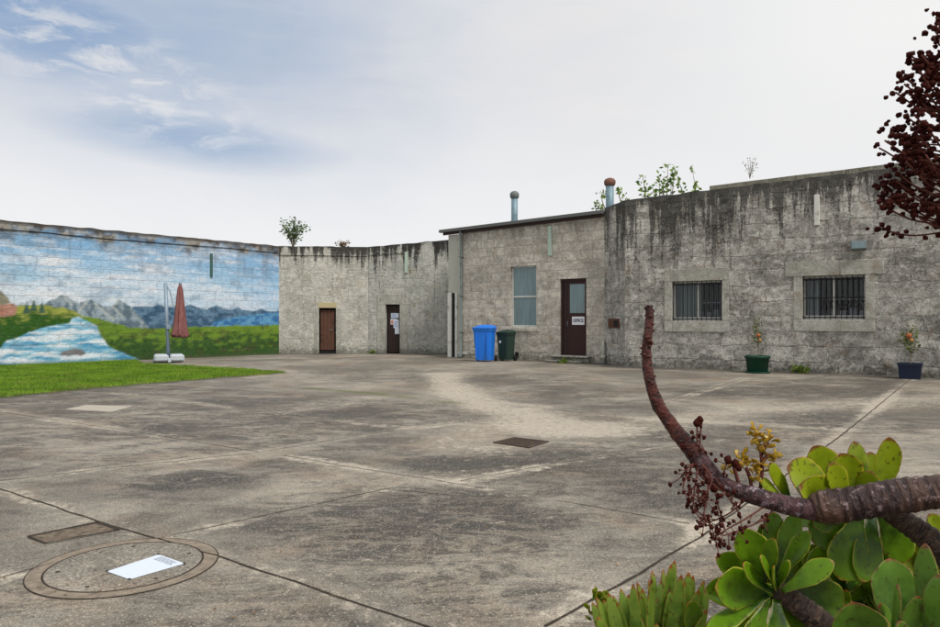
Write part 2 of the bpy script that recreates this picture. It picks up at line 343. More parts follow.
def mural_mat():
    n=NT('painted_mural'); o=n.obj(); s=n.sep(o); v=n.comb(s[0],s[2],s[1]); c=n.attr()
    bt=n.t.nodes.new('ShaderNodeTexBrick'); n.noise(v,9,2,.5); vm=n.t.nodes.new('ShaderNodeVectorMath'); vm.operation='MULTIPLY_ADD'; n.set(vm.inputs[0],n.lastcol); vm.inputs[1].default_value=(.05,.05,0); n.set(vm.inputs[2],v); n.set(bt.inputs['Vector'],vm.outputs[0])
    bt.inputs['Scale'].default_value=1; bt.inputs['Brick Width'].default_value=.62; bt.inputs['Row Height'].default_value=.3; bt.inputs['Mortar Size'].default_value=.016; bt.inputs['Mortar Smooth'].default_value=.4
    f=n.noise(v,20,6,.7); g=n.noise(v,6,5,.65); h2=n.noise(n.mapping(v,(1,3,1)),9,5,.7)
    m=n.math('MULTIPLY_ADD',n.math('SUBTRACT',h2,.5),1.5,1.0); c=n.mix(1.0,c,n.comb(m,m,m),'MULTIPLY')
    c=n.mix(n.math('MULTIPLY',n.ss(.56,.68,f),.4),c,L3(96,108,120)); c=n.mix(n.math('MULTIPLY',n.ss(.44,.32,f),.12),c,L3(225,225,220))
    c=n.mix(n.math('MULTIPLY',bt.outputs['Fac'],n.ss(.48,.6,g,0,.28)),c,L3(92,102,110))
    h=n.math('ADD',n.math('MULTIPLY',bt.outputs['Fac'],-.6),n.math('ADD',n.math('MULTIPLY',f,.6),g))
    n.pbr(c,.85,n.bump(h,.7,.03),0,.25); return n.m
M['mural']=mural_mat()

def leaf_mat(name, deep, light, rim, tip, trans=.35, rimw=.5, tipt=.6):
    n=NT(name); a=n.attr(); s=n.sep(a); o=n.obj()
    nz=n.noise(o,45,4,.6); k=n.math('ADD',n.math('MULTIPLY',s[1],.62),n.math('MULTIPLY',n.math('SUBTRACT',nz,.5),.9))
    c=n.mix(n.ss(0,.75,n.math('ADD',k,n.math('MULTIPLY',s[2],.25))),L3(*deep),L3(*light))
    e=n.math('ADD',s[0],n.math('MULTIPLY',n.math('SUBTRACT',nz,.5),.35)); c=n.mix(n.math('MULTIPLY',n.ss(rimw,.95,e),.8),c,L3(*rim))
    t=n.math('ADD',n.math('MULTIPLY',s[0],.42),n.math('MULTIPLY',n.math('SUBTRACT',s[1],.5),.95)); t=n.math('ADD',t,n.math('MULTIPLY',n.math('SUBTRACT',n.noise(o,120,3,.6),.5),.55))
    c=n.mix(n.math('MULTIPLY',n.ss(tipt,tipt+.3,t),.9),c,L3(*tip))
    sp=n.ss(.60,.68,n.math('ADD',n.noise(o,110,3,.6),n.math('MULTIPLY',s[0],.05))); c=n.mix(n.math('MULTIPLY',sp,.65),c,L3(70,48,22))
    b=n.bump(n.noise(o,60,4,.6),.15,.004)
    p=n.pbr(c,n.math('MULTIPLY_ADD',nz,.4,.14),b,0,.4); tr=n.t.nodes.new('ShaderNodeBsdfTranslucent'); n.set(tr.inputs[0],n.mix(.4,c,L3(170,190,40)))
    m=n.t.nodes.new('ShaderNodeMixShader'); m.inputs[0].default_value=trans; n.t.links.new(p,m.inputs[1]); n.t.links.new(tr.outputs[0],m.inputs[2]); n.t.links.new(m.outputs[0],n.out.inputs[0]); return n.m
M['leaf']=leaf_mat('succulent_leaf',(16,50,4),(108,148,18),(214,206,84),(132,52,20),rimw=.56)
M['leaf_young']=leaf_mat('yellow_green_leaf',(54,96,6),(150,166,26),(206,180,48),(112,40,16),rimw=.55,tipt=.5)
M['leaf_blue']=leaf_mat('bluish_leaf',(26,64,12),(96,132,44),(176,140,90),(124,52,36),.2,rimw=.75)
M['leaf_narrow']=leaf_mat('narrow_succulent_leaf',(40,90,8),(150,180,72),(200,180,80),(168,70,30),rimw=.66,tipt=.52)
M['floret']=leaf_mat('yellow_floret',(132,104,20),(196,160,40),(180,96,30),(126,40,16))
def bark(name, a, b, scar, scar_scale=60, hi=(170,150,150)):
    n=NT(name); s=n.sep(n.attr()); o=n.obj()
    ang=n.math('MULTIPLY',s[1],2*math.pi); v=n.comb(n.math('MULTIPLY',n.math('COSINE',ang),.35),n.math('MULTIPLY',n.math('SINE',ang),.35),n.math('MULTIPLY',s[0],scar_scale))
    r=n.noise(v,1.6,4,.6,.3); f=n.noise(o,90,5,.7); g=n.noise(o,14,4,.6)
    c=n.mix(n.ss(.35,.65,g),L3(*a),L3(*b)); c=n.mix(n.math('MULTIPLY',n.ss(.5,.6,r),.85),c,L3(*scar)); c=n.mix(n.math('MULTIPLY',n.ss(.54,.66,f),.55),c,L3(*hi)); c=n.mix(n.math('MULTIPLY',n.ss(.42,.32,f),.5),c,L3(*scar))
    h=n.math('ADD',n.math('MULTIPLY',r,-1.0),n.math('MULTIPLY',f,.5)); n.pbr(c,.55,n.bump(h,.9,.01),0,.4); return n.m
M['bark']=bark('ringed_succulent_bark',(42,24,26),(84,58,44),(34,18,20),60,(160,138,138))
M['bark_grey_red']=bark('grey_purple_bark',(54,28,28),(86,56,60),(34,16,20),70,(190,178,192))
M['bark_red']=bark('red_brown_bark',(48,13,9),(76,26,15),(18,6,6),90,(112,60,42))
M['bark_scaly']=bark('scaly_bark',(44,30,28),(76,58,46),(24,15,15),140,(134,116,96))
M['seed']=plain('dark_red_dried_buds',(58,22,16),.85,var=.55,scale=60,spec=.1)
M['seed_stem']=plain('dark_dry_stem',(92,50,42),.85,var=.3,scale=30)
def foliage(name,a,b):
    n=NT(name); s=n.sep(n.attr()); c=n.mix(s[0],L3(*a),L3(*b)); p=n.pbr(c,.6,None,0,.3); tr=n.t.nodes.new('ShaderNodeBsdfTranslucent'); n.set(tr.inputs[0],c)
    m=n.t.nodes.new('ShaderNodeMixShader'); m.inputs[0].default_value=.3; n.t.links.new(p,m.inputs[1]); n.t.links.new(tr.outputs[0],m.inputs[2]); n.t.links.new(m.outputs[0],n.out.inputs[0]); return n.m
M['olive']=foliage('olive_leaves',(52,78,46),(120,140,96))
M['treeleaf']=foliage('tree_leaves',(60,100,36),(140,164,72))
M['citrus']=foliage('citrus_leaves',(60,84,34),(130,140,70))
M['orange_leaf']=foliage('orange_fruit',(176,104,66),(206,160,96))
M['dry']=foliage('dry_grass',(110,84,56),(150,120,80))
M['weed']=foliage('weeds',(60,92,26),(120,134,54))
def canopy_mat():
    n=NT('faded_red_canvas'); o=n.obj(); c=n.mix(n.noise(o,3,5,.6),L3(98,58,58),L3(142,98,96)); c=n.mix(n.ss(.5,.75,n.noise(n.mapping(o,(14,14,1)),1.5,4,.6)),c,L3(160,116,112)); n.pbr(c,.85,None,0,.1); return n.m
M['canvas']=canopy_mat()

# ------------------------------------------------------------------ key points of the yard
def D(px,Y): return ((px-CX)/F*Y, Y)
A0=D(0,20.9); A1=D(279,28.3)
FL=Frame(A0,A1); FL0=Frame(tuple(FL.A-FL.d*5.5),A1)          # mural wall, run on past the frame's edge
C2=D(368,28.9); F1=Frame(A1,C2)
C3=D(447,28.3); c3=Vector(C3)+(Vector(C3)-Vector(C2)).normalized()*1.6; F2=Frame(C2,tuple(c3))
B0=D(446.5,26.1); B1=D(604.5,22.1); FB=Frame(B0,B1)
R0=D(625,20.9); FC=Frame(B1,R0)
r1=D(940,16.6); rv=(Vector(r1)-Vector(R0)).normalized(); FR=Frame(R0,tuple(Vector(r1)+rv*6))

# ------------------------------------------------------------------ wall with openings
def wall_part(name, mat, parent, u0,u1, zt0,zt1, holes=(), thick=.6, step=.2, rough=.012, z0=-.05, colfn=None, seed=0):
    xs=set(np.round(np.linspace(u0,u1,max(2,int((u1-u0)/step)+1)),4)); zmax=max(zt0,zt1)
    fr=set(np.round(np.linspace(z0,zmax,max(2,int((zmax-z0)/step)+1)),4))
    hx=[round(a,4) for h in holes for a in h[:2]]; hz=[round(a,4) for h in holes for a in h[2:4]]
    xs=sorted([x for x in xs if all(abs(x-h)>step*.3 for h in hx)]+list(set(hx))); zs=sorted([z for z in fr if all(abs(z-h)>step*.3 for h in hz)]+list(set(hz)))
    nx,nz=len(xs),len(zs); V=[];Fc=[]
    def zz(x,z):
        t=(x-u0)/(u1-u0); ztop=zt0+(zt1-zt0)*t
        if z>zmax-1e-3: return ztop+ (mnoise.noise(Vector((x*2.3,seed,0)))*.035)
        return z if z<2.9 else 2.9+(z-2.9)*(ztop-2.9)/(zmax-2.9)
    def onhole(x,z): return any(a-1e-3<=x<=b+1e-3 and c-1e-3<=z<=d_+1e-3 for a,b,c,d_ in [h[:4] for h in holes])
    for i,x in enumerate(xs):
        for j,z in enumerate(zs):
            y=0 if (onhole(x,z) or i in (0,nx-1)) else mnoise.noise(Vector((x*1.7,z*1.7,seed)))*rough*1.2+mnoise.noise(Vector((x*5,z*5,seed)))*rough
            V.append((x,y,zz(x,z)))
    for i in range(nx-1):
        for j in range(nz-1):
            cx,cz=(xs[i]+xs[i+1])/2,(zs[j]+zs[j+1])/2
            if any(a<cx<b and c<cz<d_ for a,b,c,d_ in [h[:4] for h in holes]): continue
            Fc.append((i*nz+j,(i+1)*nz+j,(i+1)*nz+j+1,i*nz+j+1))
    m=MB(); m.add(V,Fc,None,False)
    o=len(m.v)                                   # back, ends, top
    bk=[(x,thick,zz(x,zmax)) for x in xs]; bb=[(x,thick,z0) for x in xs]; m.v+=bk+bb; m.c+=[(0,0,0,1)]*(2*nx)
    for i in range(nx-1):
        m.f.append((i*nz+nz-1,(i+1)*nz+nz-1,o+i+1,o+i)); m.f.append((o+i,o+i+1,o+nx+i+1,o+nx+i)); m.sm+=[False,False]
    for i in (0,nx-1): m.f.append((i*nz,i*nz+nz-1,o+i,o+nx+i)); m.sm.append(False)
    for h in holes:                              # reveals
        a,b,c,d_=h[:4]; r=h[4] if len(h)>4 else .2
        q=[(a,0,c),(b,0,c),(b,0,d_),(a,0,d_)]; vs=q+[(x,r,z) for x,y,z in q]
        m.add(vs,[(0,1,5,4),(1,2,6,5),(2,3,7,6),(3,0,4,7)])
    if colfn:
        arr=np.array(m.v); cc=colfn(arr[:,0],arr[:,2]); m.c=[tuple(c)+(1,) for c in cc]
    return m.build(name,mat,parent)

# ------------------------------------------------------------------ setting: ground
JOINTS=[[(0,489),(121,529),(220,557),(428,627),(520,660)],[(0,412),(130,431),(258,452)],[(0,481),(120,467),(255,453),(357,436),(470,421)],
 [(115,393),(258,411),(402,428)],[(281,413),(351,403)],[(281,455),(338,465),(440,481),(600,508),(690,524)],
 [(172,535),(222,525),(408,484)],[(545,627),(640,573),(701,537),(838,438),(868,414),(912,378)],[(530,409),(660,419),(900,433),(960,437)],[(51,564),(0,578),(-60,590)],[(600,412),(480,400)],[(660,405),(745,378)],[(460,481),(560,463),(720,440)]]
WEED=[(306,388),(380,394),(460,404)]
def gp(pl,dz=0): return [tuple(G(x,y)[:2]) for x,y in pl]
def build_ground():
    xs=np.concatenate([[-900,-300,-120,-60,-35],np.arange(-22,15.01,.11),[20,35,60,120,300,900]]); ys=np.concatenate([[-300,-60,-15,-4],np.arange(.2,30.5,.11),[34,45,70,130,300,1200]])
    X,Y=np.meshgrid(xs,ys,indexing='ij'); nx,ny=X.shape
    Xf,Yf=X.ravel(),Y.ravel(); wx=Xf+.5*(fbm(Xf*.8,Yf*.8,3,3)-.5); wy=Yf+.5*(fbm(Xf*.8,Yf*.8,3,9)-.5)
    dark=.36*np.ones(Xf.shape); pale=np.zeros(Xf.shape); weed=np.zeros(Xf.shape)
    def ell(px0,px1,py0,py1,a,arr):
        c=G((px0+px1)/2,(py0+py1)/2); l=G(px0,(py0+py1)/2); t=G((px0+px1)/2,py0); b=G((px0+px1)/2,py1)
        rx=abs(c.x-l.x); ry=abs(t.y-b.y)/2; cy=(t.y+b.y)/2
        d=np.hypot((wx-c.x)/rx,(wy-cy)/ry); arr+=a*(1-sst(.45,1.15,d))
    for e in [(230,620,482,565,.42),(110,260,466,494,.4),(390,660,446,480,.34),(640,940,470,560,.2),(560,800,418,444,.22),(640,960,384,400,.3),(470,640,384,404,.22),(300,460,366,384,.2),
              (300,560,560,640,.12),(780,960,412,440,.25),(250,420,404,428,.15),(60,240,424,442,.16),(455,600,372,386,.25),(240,330,452,476,.2)]: ell(*e,dark)
    for e in [(0,110,495,560,-.3),(0,250,560,640,-.14),(110,420,388,400,-.12),(640,900,398,412,-.25),(0,120,440,470,-.12)]: ell(*e,dark)
    tr=[tuple(G(x,y)[:2]) for x,y in [(440,374),(452,384),(462,396),(480,405),(515,413),(540,425),(590,430)]]
    d=segdist(wx,wy,tr); pale+=1.2*(1-sst(.0,.95,d))
    tr=[tuple(G(x,y)[:2]) for x,y in [(640,428),(720,412),(800,405),(880,402),(960,400)]]; d=segdist(wx,wy,tr); pale+=.7*(1-sst(.0,1.3,d))
    tr=[tuple(G(x,y)[:2]) for x,y in [(500,448),(440,445),(480,425),(560,435)]]; d=segdist(wx,wy,tr); pale+=.6*(1-sst(.1,.7,d))
    for pl in JOINTS:                            # pale worn edges and dark seep along joints
        d=segdist(Xf,Yf,gp(pl)); pale+=.85*(1-sst(.02,.16+.006*Yf,d))*fbm(Xf*2,Yf*2,2,5)*1.6
    d=segdist(wx,wy,gp([(-170,415),(-60,403),(0,398.2),(60,392),(120,386.6),(180,381.6),(230,377.5),(286,372.8)])); dark+=.7*(1-sst(.02,.22,d)); weed+=.35*(1-sst(.02,.2,d))*fbm(Xf*4,Yf*4,2,6)*1.5
    d=segdist(wx,wy,gp(WEED)); weed+=1.1*(1-sst(.02,.2,d))*sst(.3,.6,fbm(Xf*3,Yf*3,2,8))
    # each slab weathered a little differently
    hid=np.zeros(Xf.shape,dtype=np.int64)
    for i,q in enumerate((0,2,3,5,6,7,8,1)):
        g=gp(JOINTS[q]); (ax,ay),(bx,by)=g[0],g[-1]; hid+=((bx-ax)*(Yf-ay)-(by-ay)*(Xf-ax)>0).astype(np.int64)<<i
    h_=((hid*2654435761)>>7)&1023; dark+=(h_/1023.0-.5)*.34
    for fr in (F1,F2,FB,FC,FR):                  # darker and weedier along the wall feet, darkest at the right wall
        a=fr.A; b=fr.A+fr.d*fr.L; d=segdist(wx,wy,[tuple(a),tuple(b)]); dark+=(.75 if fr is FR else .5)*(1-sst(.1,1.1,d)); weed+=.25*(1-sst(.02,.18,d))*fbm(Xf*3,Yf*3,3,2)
    Z=.0*Xf
    V=np.stack([Xf,Yf,Z],1); I=np.arange(nx*ny).reshape(nx,ny); Fq=np.stack([I[:-1,:-1],I[1:,:-1],I[1:,1:],I[:-1,1:]],-1).reshape(-1,4)
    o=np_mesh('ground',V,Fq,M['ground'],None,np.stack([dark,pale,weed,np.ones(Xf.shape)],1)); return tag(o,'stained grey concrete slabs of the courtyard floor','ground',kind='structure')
build_ground()
jm=MB()
for q,pl in enumerate(JOINTS):
    pts=gp(pl); P3=[]
    for a,b in zip(pts[:-1],pts[1:]):
        L=math.dist(a,b); n=max(1,int(L/.05))
        for i in range(n): t=i/n; P3.append((a[0]+(b[0]-a[0])*t,a[1]+(b[1]-a[1])*t))
    P3.append(pts[-1]); base={0:.009,7:.011,2:.008,1:.007}.get(q,.006)
    vs=[];fs=[]
    for i,p in enumerate(P3):
        a=P3[max(0,i-1)];b=P3[min(len(P3)-1,i+1)]; t=Vector((b[0]-a[0],b[1]-a[1])).normalized(); nn=Vector((-t.y,t.x))
        wloc=max(base,p[1]*.00075); wob=mnoise.noise(Vector((p[0]*3,p[1]*3,q)))*.012; w=wloc*(.55+.8*abs(mnoise.noise(Vector((p[0]*5,p[1]*5,q+9)))))
        w2=wloc*(.55+.8*abs(mnoise.noise(Vector((p[0]*7,p[1]*7,q+19)))))
        vs+=[(p[0]+nn.x*(wob+w),p[1]+nn.y*(wob+w),.004),(p[0]+nn.x*(wob-w2),p[1]+nn.y*(wob-w2),.004)]
        if i and mnoise.noise(Vector((p[0]*1.1,p[1]*1.1,q*3.3)))>-.62: fs.append((2*i-2,2*i-1,2*i+1,2*i))
    jm.add(vs,fs)
tag(jm.build('expansion_joints',M['joint']),'dark dirt filled joints between the concrete slabs','ground joint',kind='structure')

# lawn
def lawn():
    top=[G(286,372.5),G(250,369.6),G(205,367),G(160,364.6),G(140,363.4)]
    wl=[FL0.world(FL0.uz(135,340)[0],-.12,0),FL0.world(.2,-.12,0)]
    near=[G(-170,415),G(-60,402.5),G(0,397.6),G(60,391.5),G(120,386),G(180,381),G(230,377),G(270,374.4)]
    poly=[tuple(p[:2]) for p in top+wl+near]
    fine=[]
    for a,b in zip(poly,poly[1:]+poly[:1]):
        n=max(1,int(math.dist(a,b)/.15))
        for i in range(n):
            t=i/n; x=a[0]+(b[0]-a[0])*t; y=a[1]+(b[1]-a[1])*t; k=.13; fine.append((x+k*mnoise.noise(Vector((x*3,y*3,1))),y+k*mnoise.noise(Vector((x*3,y*3,4)))))
    me=MB(); me.add([(x,y,.012) for x,y in fine]+[(x,y,-.01) for x,y in fine],[tuple(range(len(fine)))[::-1]]+[(i,(i+1)%len(fine),(i+1)%len(fine)+len(fine),i+len(fine)) for i in range(len(fine))])
    tag(me.build('lawn_soil',M['lawn_soil']),'green turf bed beneath the lawn blades','lawn',kind='structure')
    xs=[p[0] for p in fine]; ys=[p[1] for p in fine]; n=230000
    x=RNG.uniform(max(min(xs),-16),max(xs),n); y=RNG.uniform(min(ys),max(ys),n); k=inpoly(x,y,fine)&((vnoise(x*1.5,y*1.5,2)>.1)|(RNG.random(n)>.6)); x=x[k];y=y[k];n=len(x)
    hgt=RNG.uniform(.025,.06,n)*(.7+.6*vnoise(x*2,y*2,5)); a=RNG.uniform(0,2*np.pi,n); w=RNG.uniform(.004,.009,n); lx=RNG.normal(0,.018,n); ly=RNG.normal(0,.018,n)
    V=np.empty((n,3,3)); V[:,0]=np.stack([x-np.cos(a)*w,y-np.sin(a)*w,np.full(n,.008)],1); V[:,1]=np.stack([x+np.cos(a)*w,y+np.sin(a)*w,np.full(n,.008)],1); V[:,2]=np.stack([x+lx,y+ly,hgt+.01],1)
    o=np_mesh('grass',V.reshape(-1,3),np.arange(3*n).reshape(-1,3),M['grass']); tag(o,'bright green mown lawn at the foot of the mural','grass',kind='stuff')
lawn()

# ------------------------------------------------------------------ mural wall
def mural_colors():
    fr=FL0
    def c(pl): return [fr.uz(x,y) for x,y in pl]
    river=c([(-40,345),(0,349),(5,341),(20,335.5),(40,328),(60,325),(70,322.5),(73,317.5),(79,316.5),(84,320),(96,325.5),(101,337),(108,346),(122,353),(141,360),(152,364),(152,372),(-60,392)])
    grassR=c([(60,330),(72,316),(84,316),(100,319),(118,324),(135,328),(160,328),(200,326.5),(240,325.5),(285,325),(285,375),(60,375)])
    grassL=c([(-60,292),(-20,303),(14,306),(30,305),(48,306),(62,307),(75,311),(84,317),(84,340),(40,350),(0,375),(-60,390)])
    mtn=c([(44,307),(52,299),(58,296.5),(63,294.5),(68,297),(73,301),(80,303),(86,300.5),(92,299),(97,302.5),(104,306),(112,306),(116,301),(119,299.5),(124,303),(131,308),(142,318),(150,330),(118,330),(95,318),(70,312)])
    blue=c([(126,310),(134,307),(142,306),(152,307),(158,303.5),(166,307),(180,308),(190,304.5),(200,308),(208,309),(216,304.8),(224,308.5),(232,310),(238,307),(246,310.5),(254,311),(262,308.8),(270,311.5),(283,310),(283,331),(120,331),(112,325),(120,318)])
    bright=c([(215,321),(245,315),(283,312),(283,331),(205,331)])
    pink=c([(-30,303),(0,304),(14,303.5),(18,307),(16,315),(0,317),(-30,318)])
    brown=c([(-50,288),(0,290),(7,296),(12,303),(0,304),(-50,304)])
    rock=c([(59,353),(66,350),(76,349),(84,350.5),(87,354.5),(80,356),(62,355.5)])
    lines=[c(l) for l in ([(63,295),(66,300),(72,305)],[(95,303),(104,311),(115,320)],[(86,301),(84,306),(80,311)],[(118,300),(113,306),(122,316)])]
    trees=[fr.uz(x,y) for x,y in ((27,302),(34,299.5),(42,301.5))]
    uC,_=fr.uz(279,300)
    def f(x,z):
        w=.10; xn=x+w*(fbm(x*4,z*4,3,1)-.5); zn=z+w*(fbm(x*4,z*4,3,2)-.5)
        R=np.zeros((len(x),3))
        t=np.clip((z-1.5)/2.8,0,1)[:,None]
        top=lin((104,156,200)); mid=lin((156,188,212)); low=lin((194,206,216))
        sky=np.where(t>.45,mid+(top-mid)*((t-.45)/.55),low+(mid-low)*(t/.45))
        cl=sst(.5,.75,fbm(x*.5+2,z*2.2,5,11))*.6; cl2=sst(.48,.7,fbm(x*1.6,z*9,4,21))*.5
        sky=sky+(lin((212,216,222))-sky)*np.clip(cl*.75+cl2,0,1)[:,None]
        # right end of the sky is a cleaner blue
        k=(sst(uC-2.6,uC-.3,x)*.3*sst(4.1,3.6,z))[:,None]; sky=sky+(lin((120,172,214))-sky)*k
        d=sst(.56,.7,fbm(x*1.9,z*3.3,5,31))[:,None]*.4; sky=sky+(lin((108,132,156))-sky)*d
        R[:]=sky
        def put(mask,col,a=1.0): R[mask]=R[mask]+(col[mask]-R[mask])*a if col.ndim==2 else R[mask]+(col-R[mask])*a
        n1=fbm(x*5,z*9,4,41)[:,None]; n2=fbm(x*9,z*5,4,51)[:,None]; n3=fbm(x*2.2,z*5,4,61)[:,None]
        mc=lin((52,82,108))+(lin((96,126,150))-lin((52,82,108)))*sst(.35,.65,n1); put(inpoly(xn,zn,blue),mc)
        bc=lin((46,104,158))+(lin((90,150,190))-lin((46,104,158)))*sst(.35,.65,n1); put(inpoly(xn,zn,bright),bc,.8)
        gc=lin((92,110,122))+(lin((144,158,166))-lin((92,110,122)))*sst(.35,.65,n2); put(inpoly(xn,zn,mtn),gc)
        for l in lines:
            m=segdist(xn,zn,l)<.035; put(m,lin((176,180,176)),.7)
        zt=np.clip(z/1.1,0,1)[:,None]
        g=lin((46,76,28))+(lin((102,132,38))-lin((46,76,28)))*sst(.25,.75,zt*.8+ (n1-.5)*1.1); g=g+(lin((78,66,40))-g)*(sst(.58,.72,n3)*.45)
        put(inpoly(xn,zn,grassR),g)
        zt2=sst(1.0,1.9,z)[:,None]; gl=lin((42,82,20))+(lin((150,156,70))-lin((42,82,20)))*sst(.2,.8,zt2*.8+(n1-.5)*1.3); put(inpoly(xn,zn,grassL),gl)
        for (tu,tz) in trees:
            m=(np.abs(x-tu)<.10*(tz+.02-z)/.35)&(z<tz)&(z>tz-.35); put(m,lin((60,88,72)))
        wn=fbm(xn*1.3+z*1.2,zn*11,6,71)[:,None]; rv=lin((64,140,180))+(lin((140,186,206))-lin((64,140,180)))*sst(.3,.55,wn); rv=rv+(lin((222,224,228))-rv)*(sst(.52,.66,wn)*.85); rv=rv+(lin((72,110,140))-rv)*(sst(.6,.75,n3)*.4)
        put(inpoly(xn,zn,river),rv)
        rc=lin((82,82,88))+(lin((140,136,134))-lin((82,82,88)))*n1; put(inpoly(xn,zn,rock),rc)
        pc=lin((150,96,84))+(lin((186,150,130))-lin((150,96,84)))*n2; put(inpoly(xn,zn,brown),lin((112,104,76))*(.6+n1),.9); put(inpoly(xn,zn,pink),pc)
        # paint gone at the top: grime and bare stone
        tz=4.28-z; a=sst(.75,.1,tz+.9*(fbm(x*1.3,z*2.5,5,81)-.5))*.85; a=a*(.45+.75*sst(.3,.6,fbm(x*3,z*3,4,85))); a=np.clip(a,0,1)[:,None]
        gr=lin((72,66,60))+(lin((148,142,132))-lin((72,66,60)))*sst(.35,.7,fbm(x*6,z*6,4,91))[:,None]; R[:]=R+(gr-R)*a
        e=sst(.14,.03,tz)[:,None]*.9; R[:]=R+(lin((66,60,54))-R)*e
        dr=(sst(.6,.72,fbm(x*5,z*.5,4,95))*sst(2.2,3.8,z)*.35)[:,None]; R[:]=R+(lin((112,116,122))-R)*dr
        b=sst(.16,.02,z)[:,None]*.5; R[:]=R+(lin((70,78,50))-R)*b
        return np.clip(R,0,1)
    def soft(x,z):
        return sum(f(x+a,z+b) for a,b in ((0,0),(0,0),(.03,.0),(-.03,0),(0,.016),(0,-.016),(.018,.012)))/7
    return soft
mw=empty('mural_wall',(FL0.A.x,FL0.A.y,0),FL0.rot,'long stone wall painted with a mural of sky, mountains, meadow and rushing river','wall')
wall_part('wall',M['mural'],mw,0,FL0.L,4.28,4.29,step=.035,rough=.01,thick=.55,colfn=mural_colors(),seed=1)
c_=MB(); zc=FL0.uz(10,230)[1]; a=[(x,-.02+.006*math.sin(x*3),zc+.012*math.sin(x*1.1)-(.02 if 7<x<9 else 0)) for x in np.linspace(.1,FL0.L-.1,60)]; c_.tube(a,.012,6); c_.build('string_line',M['black'],mw)
u,z1=FL0.uz(211,253.5); _,z0=FL0.uz(211,277); MB().box(u-.045,u+.045,-.06,.0,z0,z1,.01).build('drain_pipe',M['dark_green_pipe'],mw)

# ------------------------------------------------------------------ far wall (two faces), each with a door
def door_leaf(par, u0,u1,z0,z1, y, mat, planks=5, name='door'):
    m=MB(); w=(u1-u0-.06)/planks
    for i in range(planks): m.box(u0+.03+i*w+.003,u0+.03+(i+1)*w-.003,y,y+.04,z0+.02,z1-.03,.004)
    return m.build(name,mat,par)
def door_frame(u0,u1,z0,z1,y,mat,par,w=.05):
    m=MB(); m.box(u0,u0+w,y-.02,y+.06,z0,z1,.004); m.box(u1-w,u1,y-.02,y+.06,z0,z1,.004); m.box(u0+w,u1-w,y-.02,y+.06,z1-w,z1,.004); return m.build('door_frame',mat,par)
fw=empty('stone_wall',(F1.A.x,F1.A.y,0),F1.rot,'pale weathered stone wall with plain brown door, next to the mural','wall')
a=F1.uz(319,353); b=F1.uz(336,308); dk=(a[0],b[0],0.0,b[1],.18)
zt=F1.uz(279,246)[1]; ztb=F1.uz(368,247)[1]
wall_part('wall',M['far_stone'],fw,0,F1.L,zt,ztb,[dk],thick=.55,rough=.012,seed=3)
MB().box(dk[0]-.3,dk[1]+.3,.32,.36,0,dk[3]+.3).build('backing',M['dark_int'],fw)
dr=door_leaf(fw,dk[0]+.02,dk[1]-.02,.12,dk[3]-.05,.13,M['brown_door'],4); MB().box(dk[0],dk[1],.10,.18,0,.1).build('threshold',M['black'],dr)
hm=MB(); hm.tube([(dk[1]-.14,.13,.95),(dk[1]-.14,.08,.95),(dk[1]-.24,.08,.95)],[.012]*3,8); hm.build('handle',M['grey_metal'],dr)
l=F1.uz(319,302.5); MB().box(dk[0]-.02,dk[1]+.02,-.012,.05,dk[3]+.004,l[1],.006).build('lintel',M['yellow_lintel'],fw)
zs=F1.uz(300,255)[1]; MB().box(.02,F1.L-.02,-.035,.0,zs-.02,zs+.03,.012).build('string_course',M['far_stone'],fw)
jm_=MB(); jm_.box(dk[0]-.2,dk[0]-.03,-.012,.04,0,dk[3],.006); jm_.box(dk[1]+.03,dk[1]+.2,-.012,.04,0,dk[3],.006); jm_.build('door_surround',M['dressed'],fw)

cw=empty('stone_wall',(F2.A.x,F2.A.y,0),F2.rot,'black streaked stone wall whose dark door carries pinned papers','wall')
a=F2.uz(385.5,353); b=F2.uz(399.8,304.5); dk2=(a[0],b[0],0.0,b[1],.2); zt=F2.uz(368,247)[1]; z2=F2.uz(447,240)[1]; zt3=zt+(z2-zt)*F2.L/F2.uz(447,240)[0]
wall_part('wall',M['corner_stone'],cw,.003,F2.L,zt+.003,zt3,[dk2],thick=.55,rough=.015,seed=4)
MB().box(dk2[0]-.3,dk2[1]+.3,.34,.38,0,dk2[3]+.3).build('backing',M['dark_int'],cw)
dr=door_leaf(cw,dk2[0]+.02,dk2[1]-.02,.02,dk2[3]-.02,.15,M['dark_door'],5)
pc=[(391,313.2,398.8,318,'paper',1),(390.5,319,397,324.5,'paper',2),(393.5,319.5,399,328,'paper',0),(395,328,399.4,334,'paper',0)]
for i,(x0,y0,x1,y1,mm,q) in enumerate(pc):
    p=F2.uz(x0,y1,.14); r=F2.uz(x1,y0,.14); o=MB().box(p[0],r[0],.142-.003*i,.1435-.003*i,p[1],r[1]).build('paper_notice',M['paper'],dr)
inkm=MB()
for k in range(4): p=F2.uz(391.7,316.9-k*.9,.14); inkm.box(p[0],p[0]+.2-.04*(k%2),.126,.1285,p[1],p[1]+.012)
for k in range(4): p=F2.uz(394.3,326.6-k*1.6,.14); inkm.box(p[0],p[0]+.13-.03*(k%2),.126,.1285,p[1],p[1]+.02)
inkm.build('notice_print',M['blue_ink'],dr)
p=F2.uz(391,323.8,.14); q=F2.uz(393.4,320,.14); MB().box(p[0],q[0],.132,.1345,p[1],q[1]).build('notice_picture',M['orange_ink'],dr)
p=F2.uz(387.3,331,.14); MB().tube([(p[0],.15,p[1]),(p[0],.09,p[1]),(p[0]+.1,.09,p[1])],[.012]*3,8).build('handle',M['black'],dr)
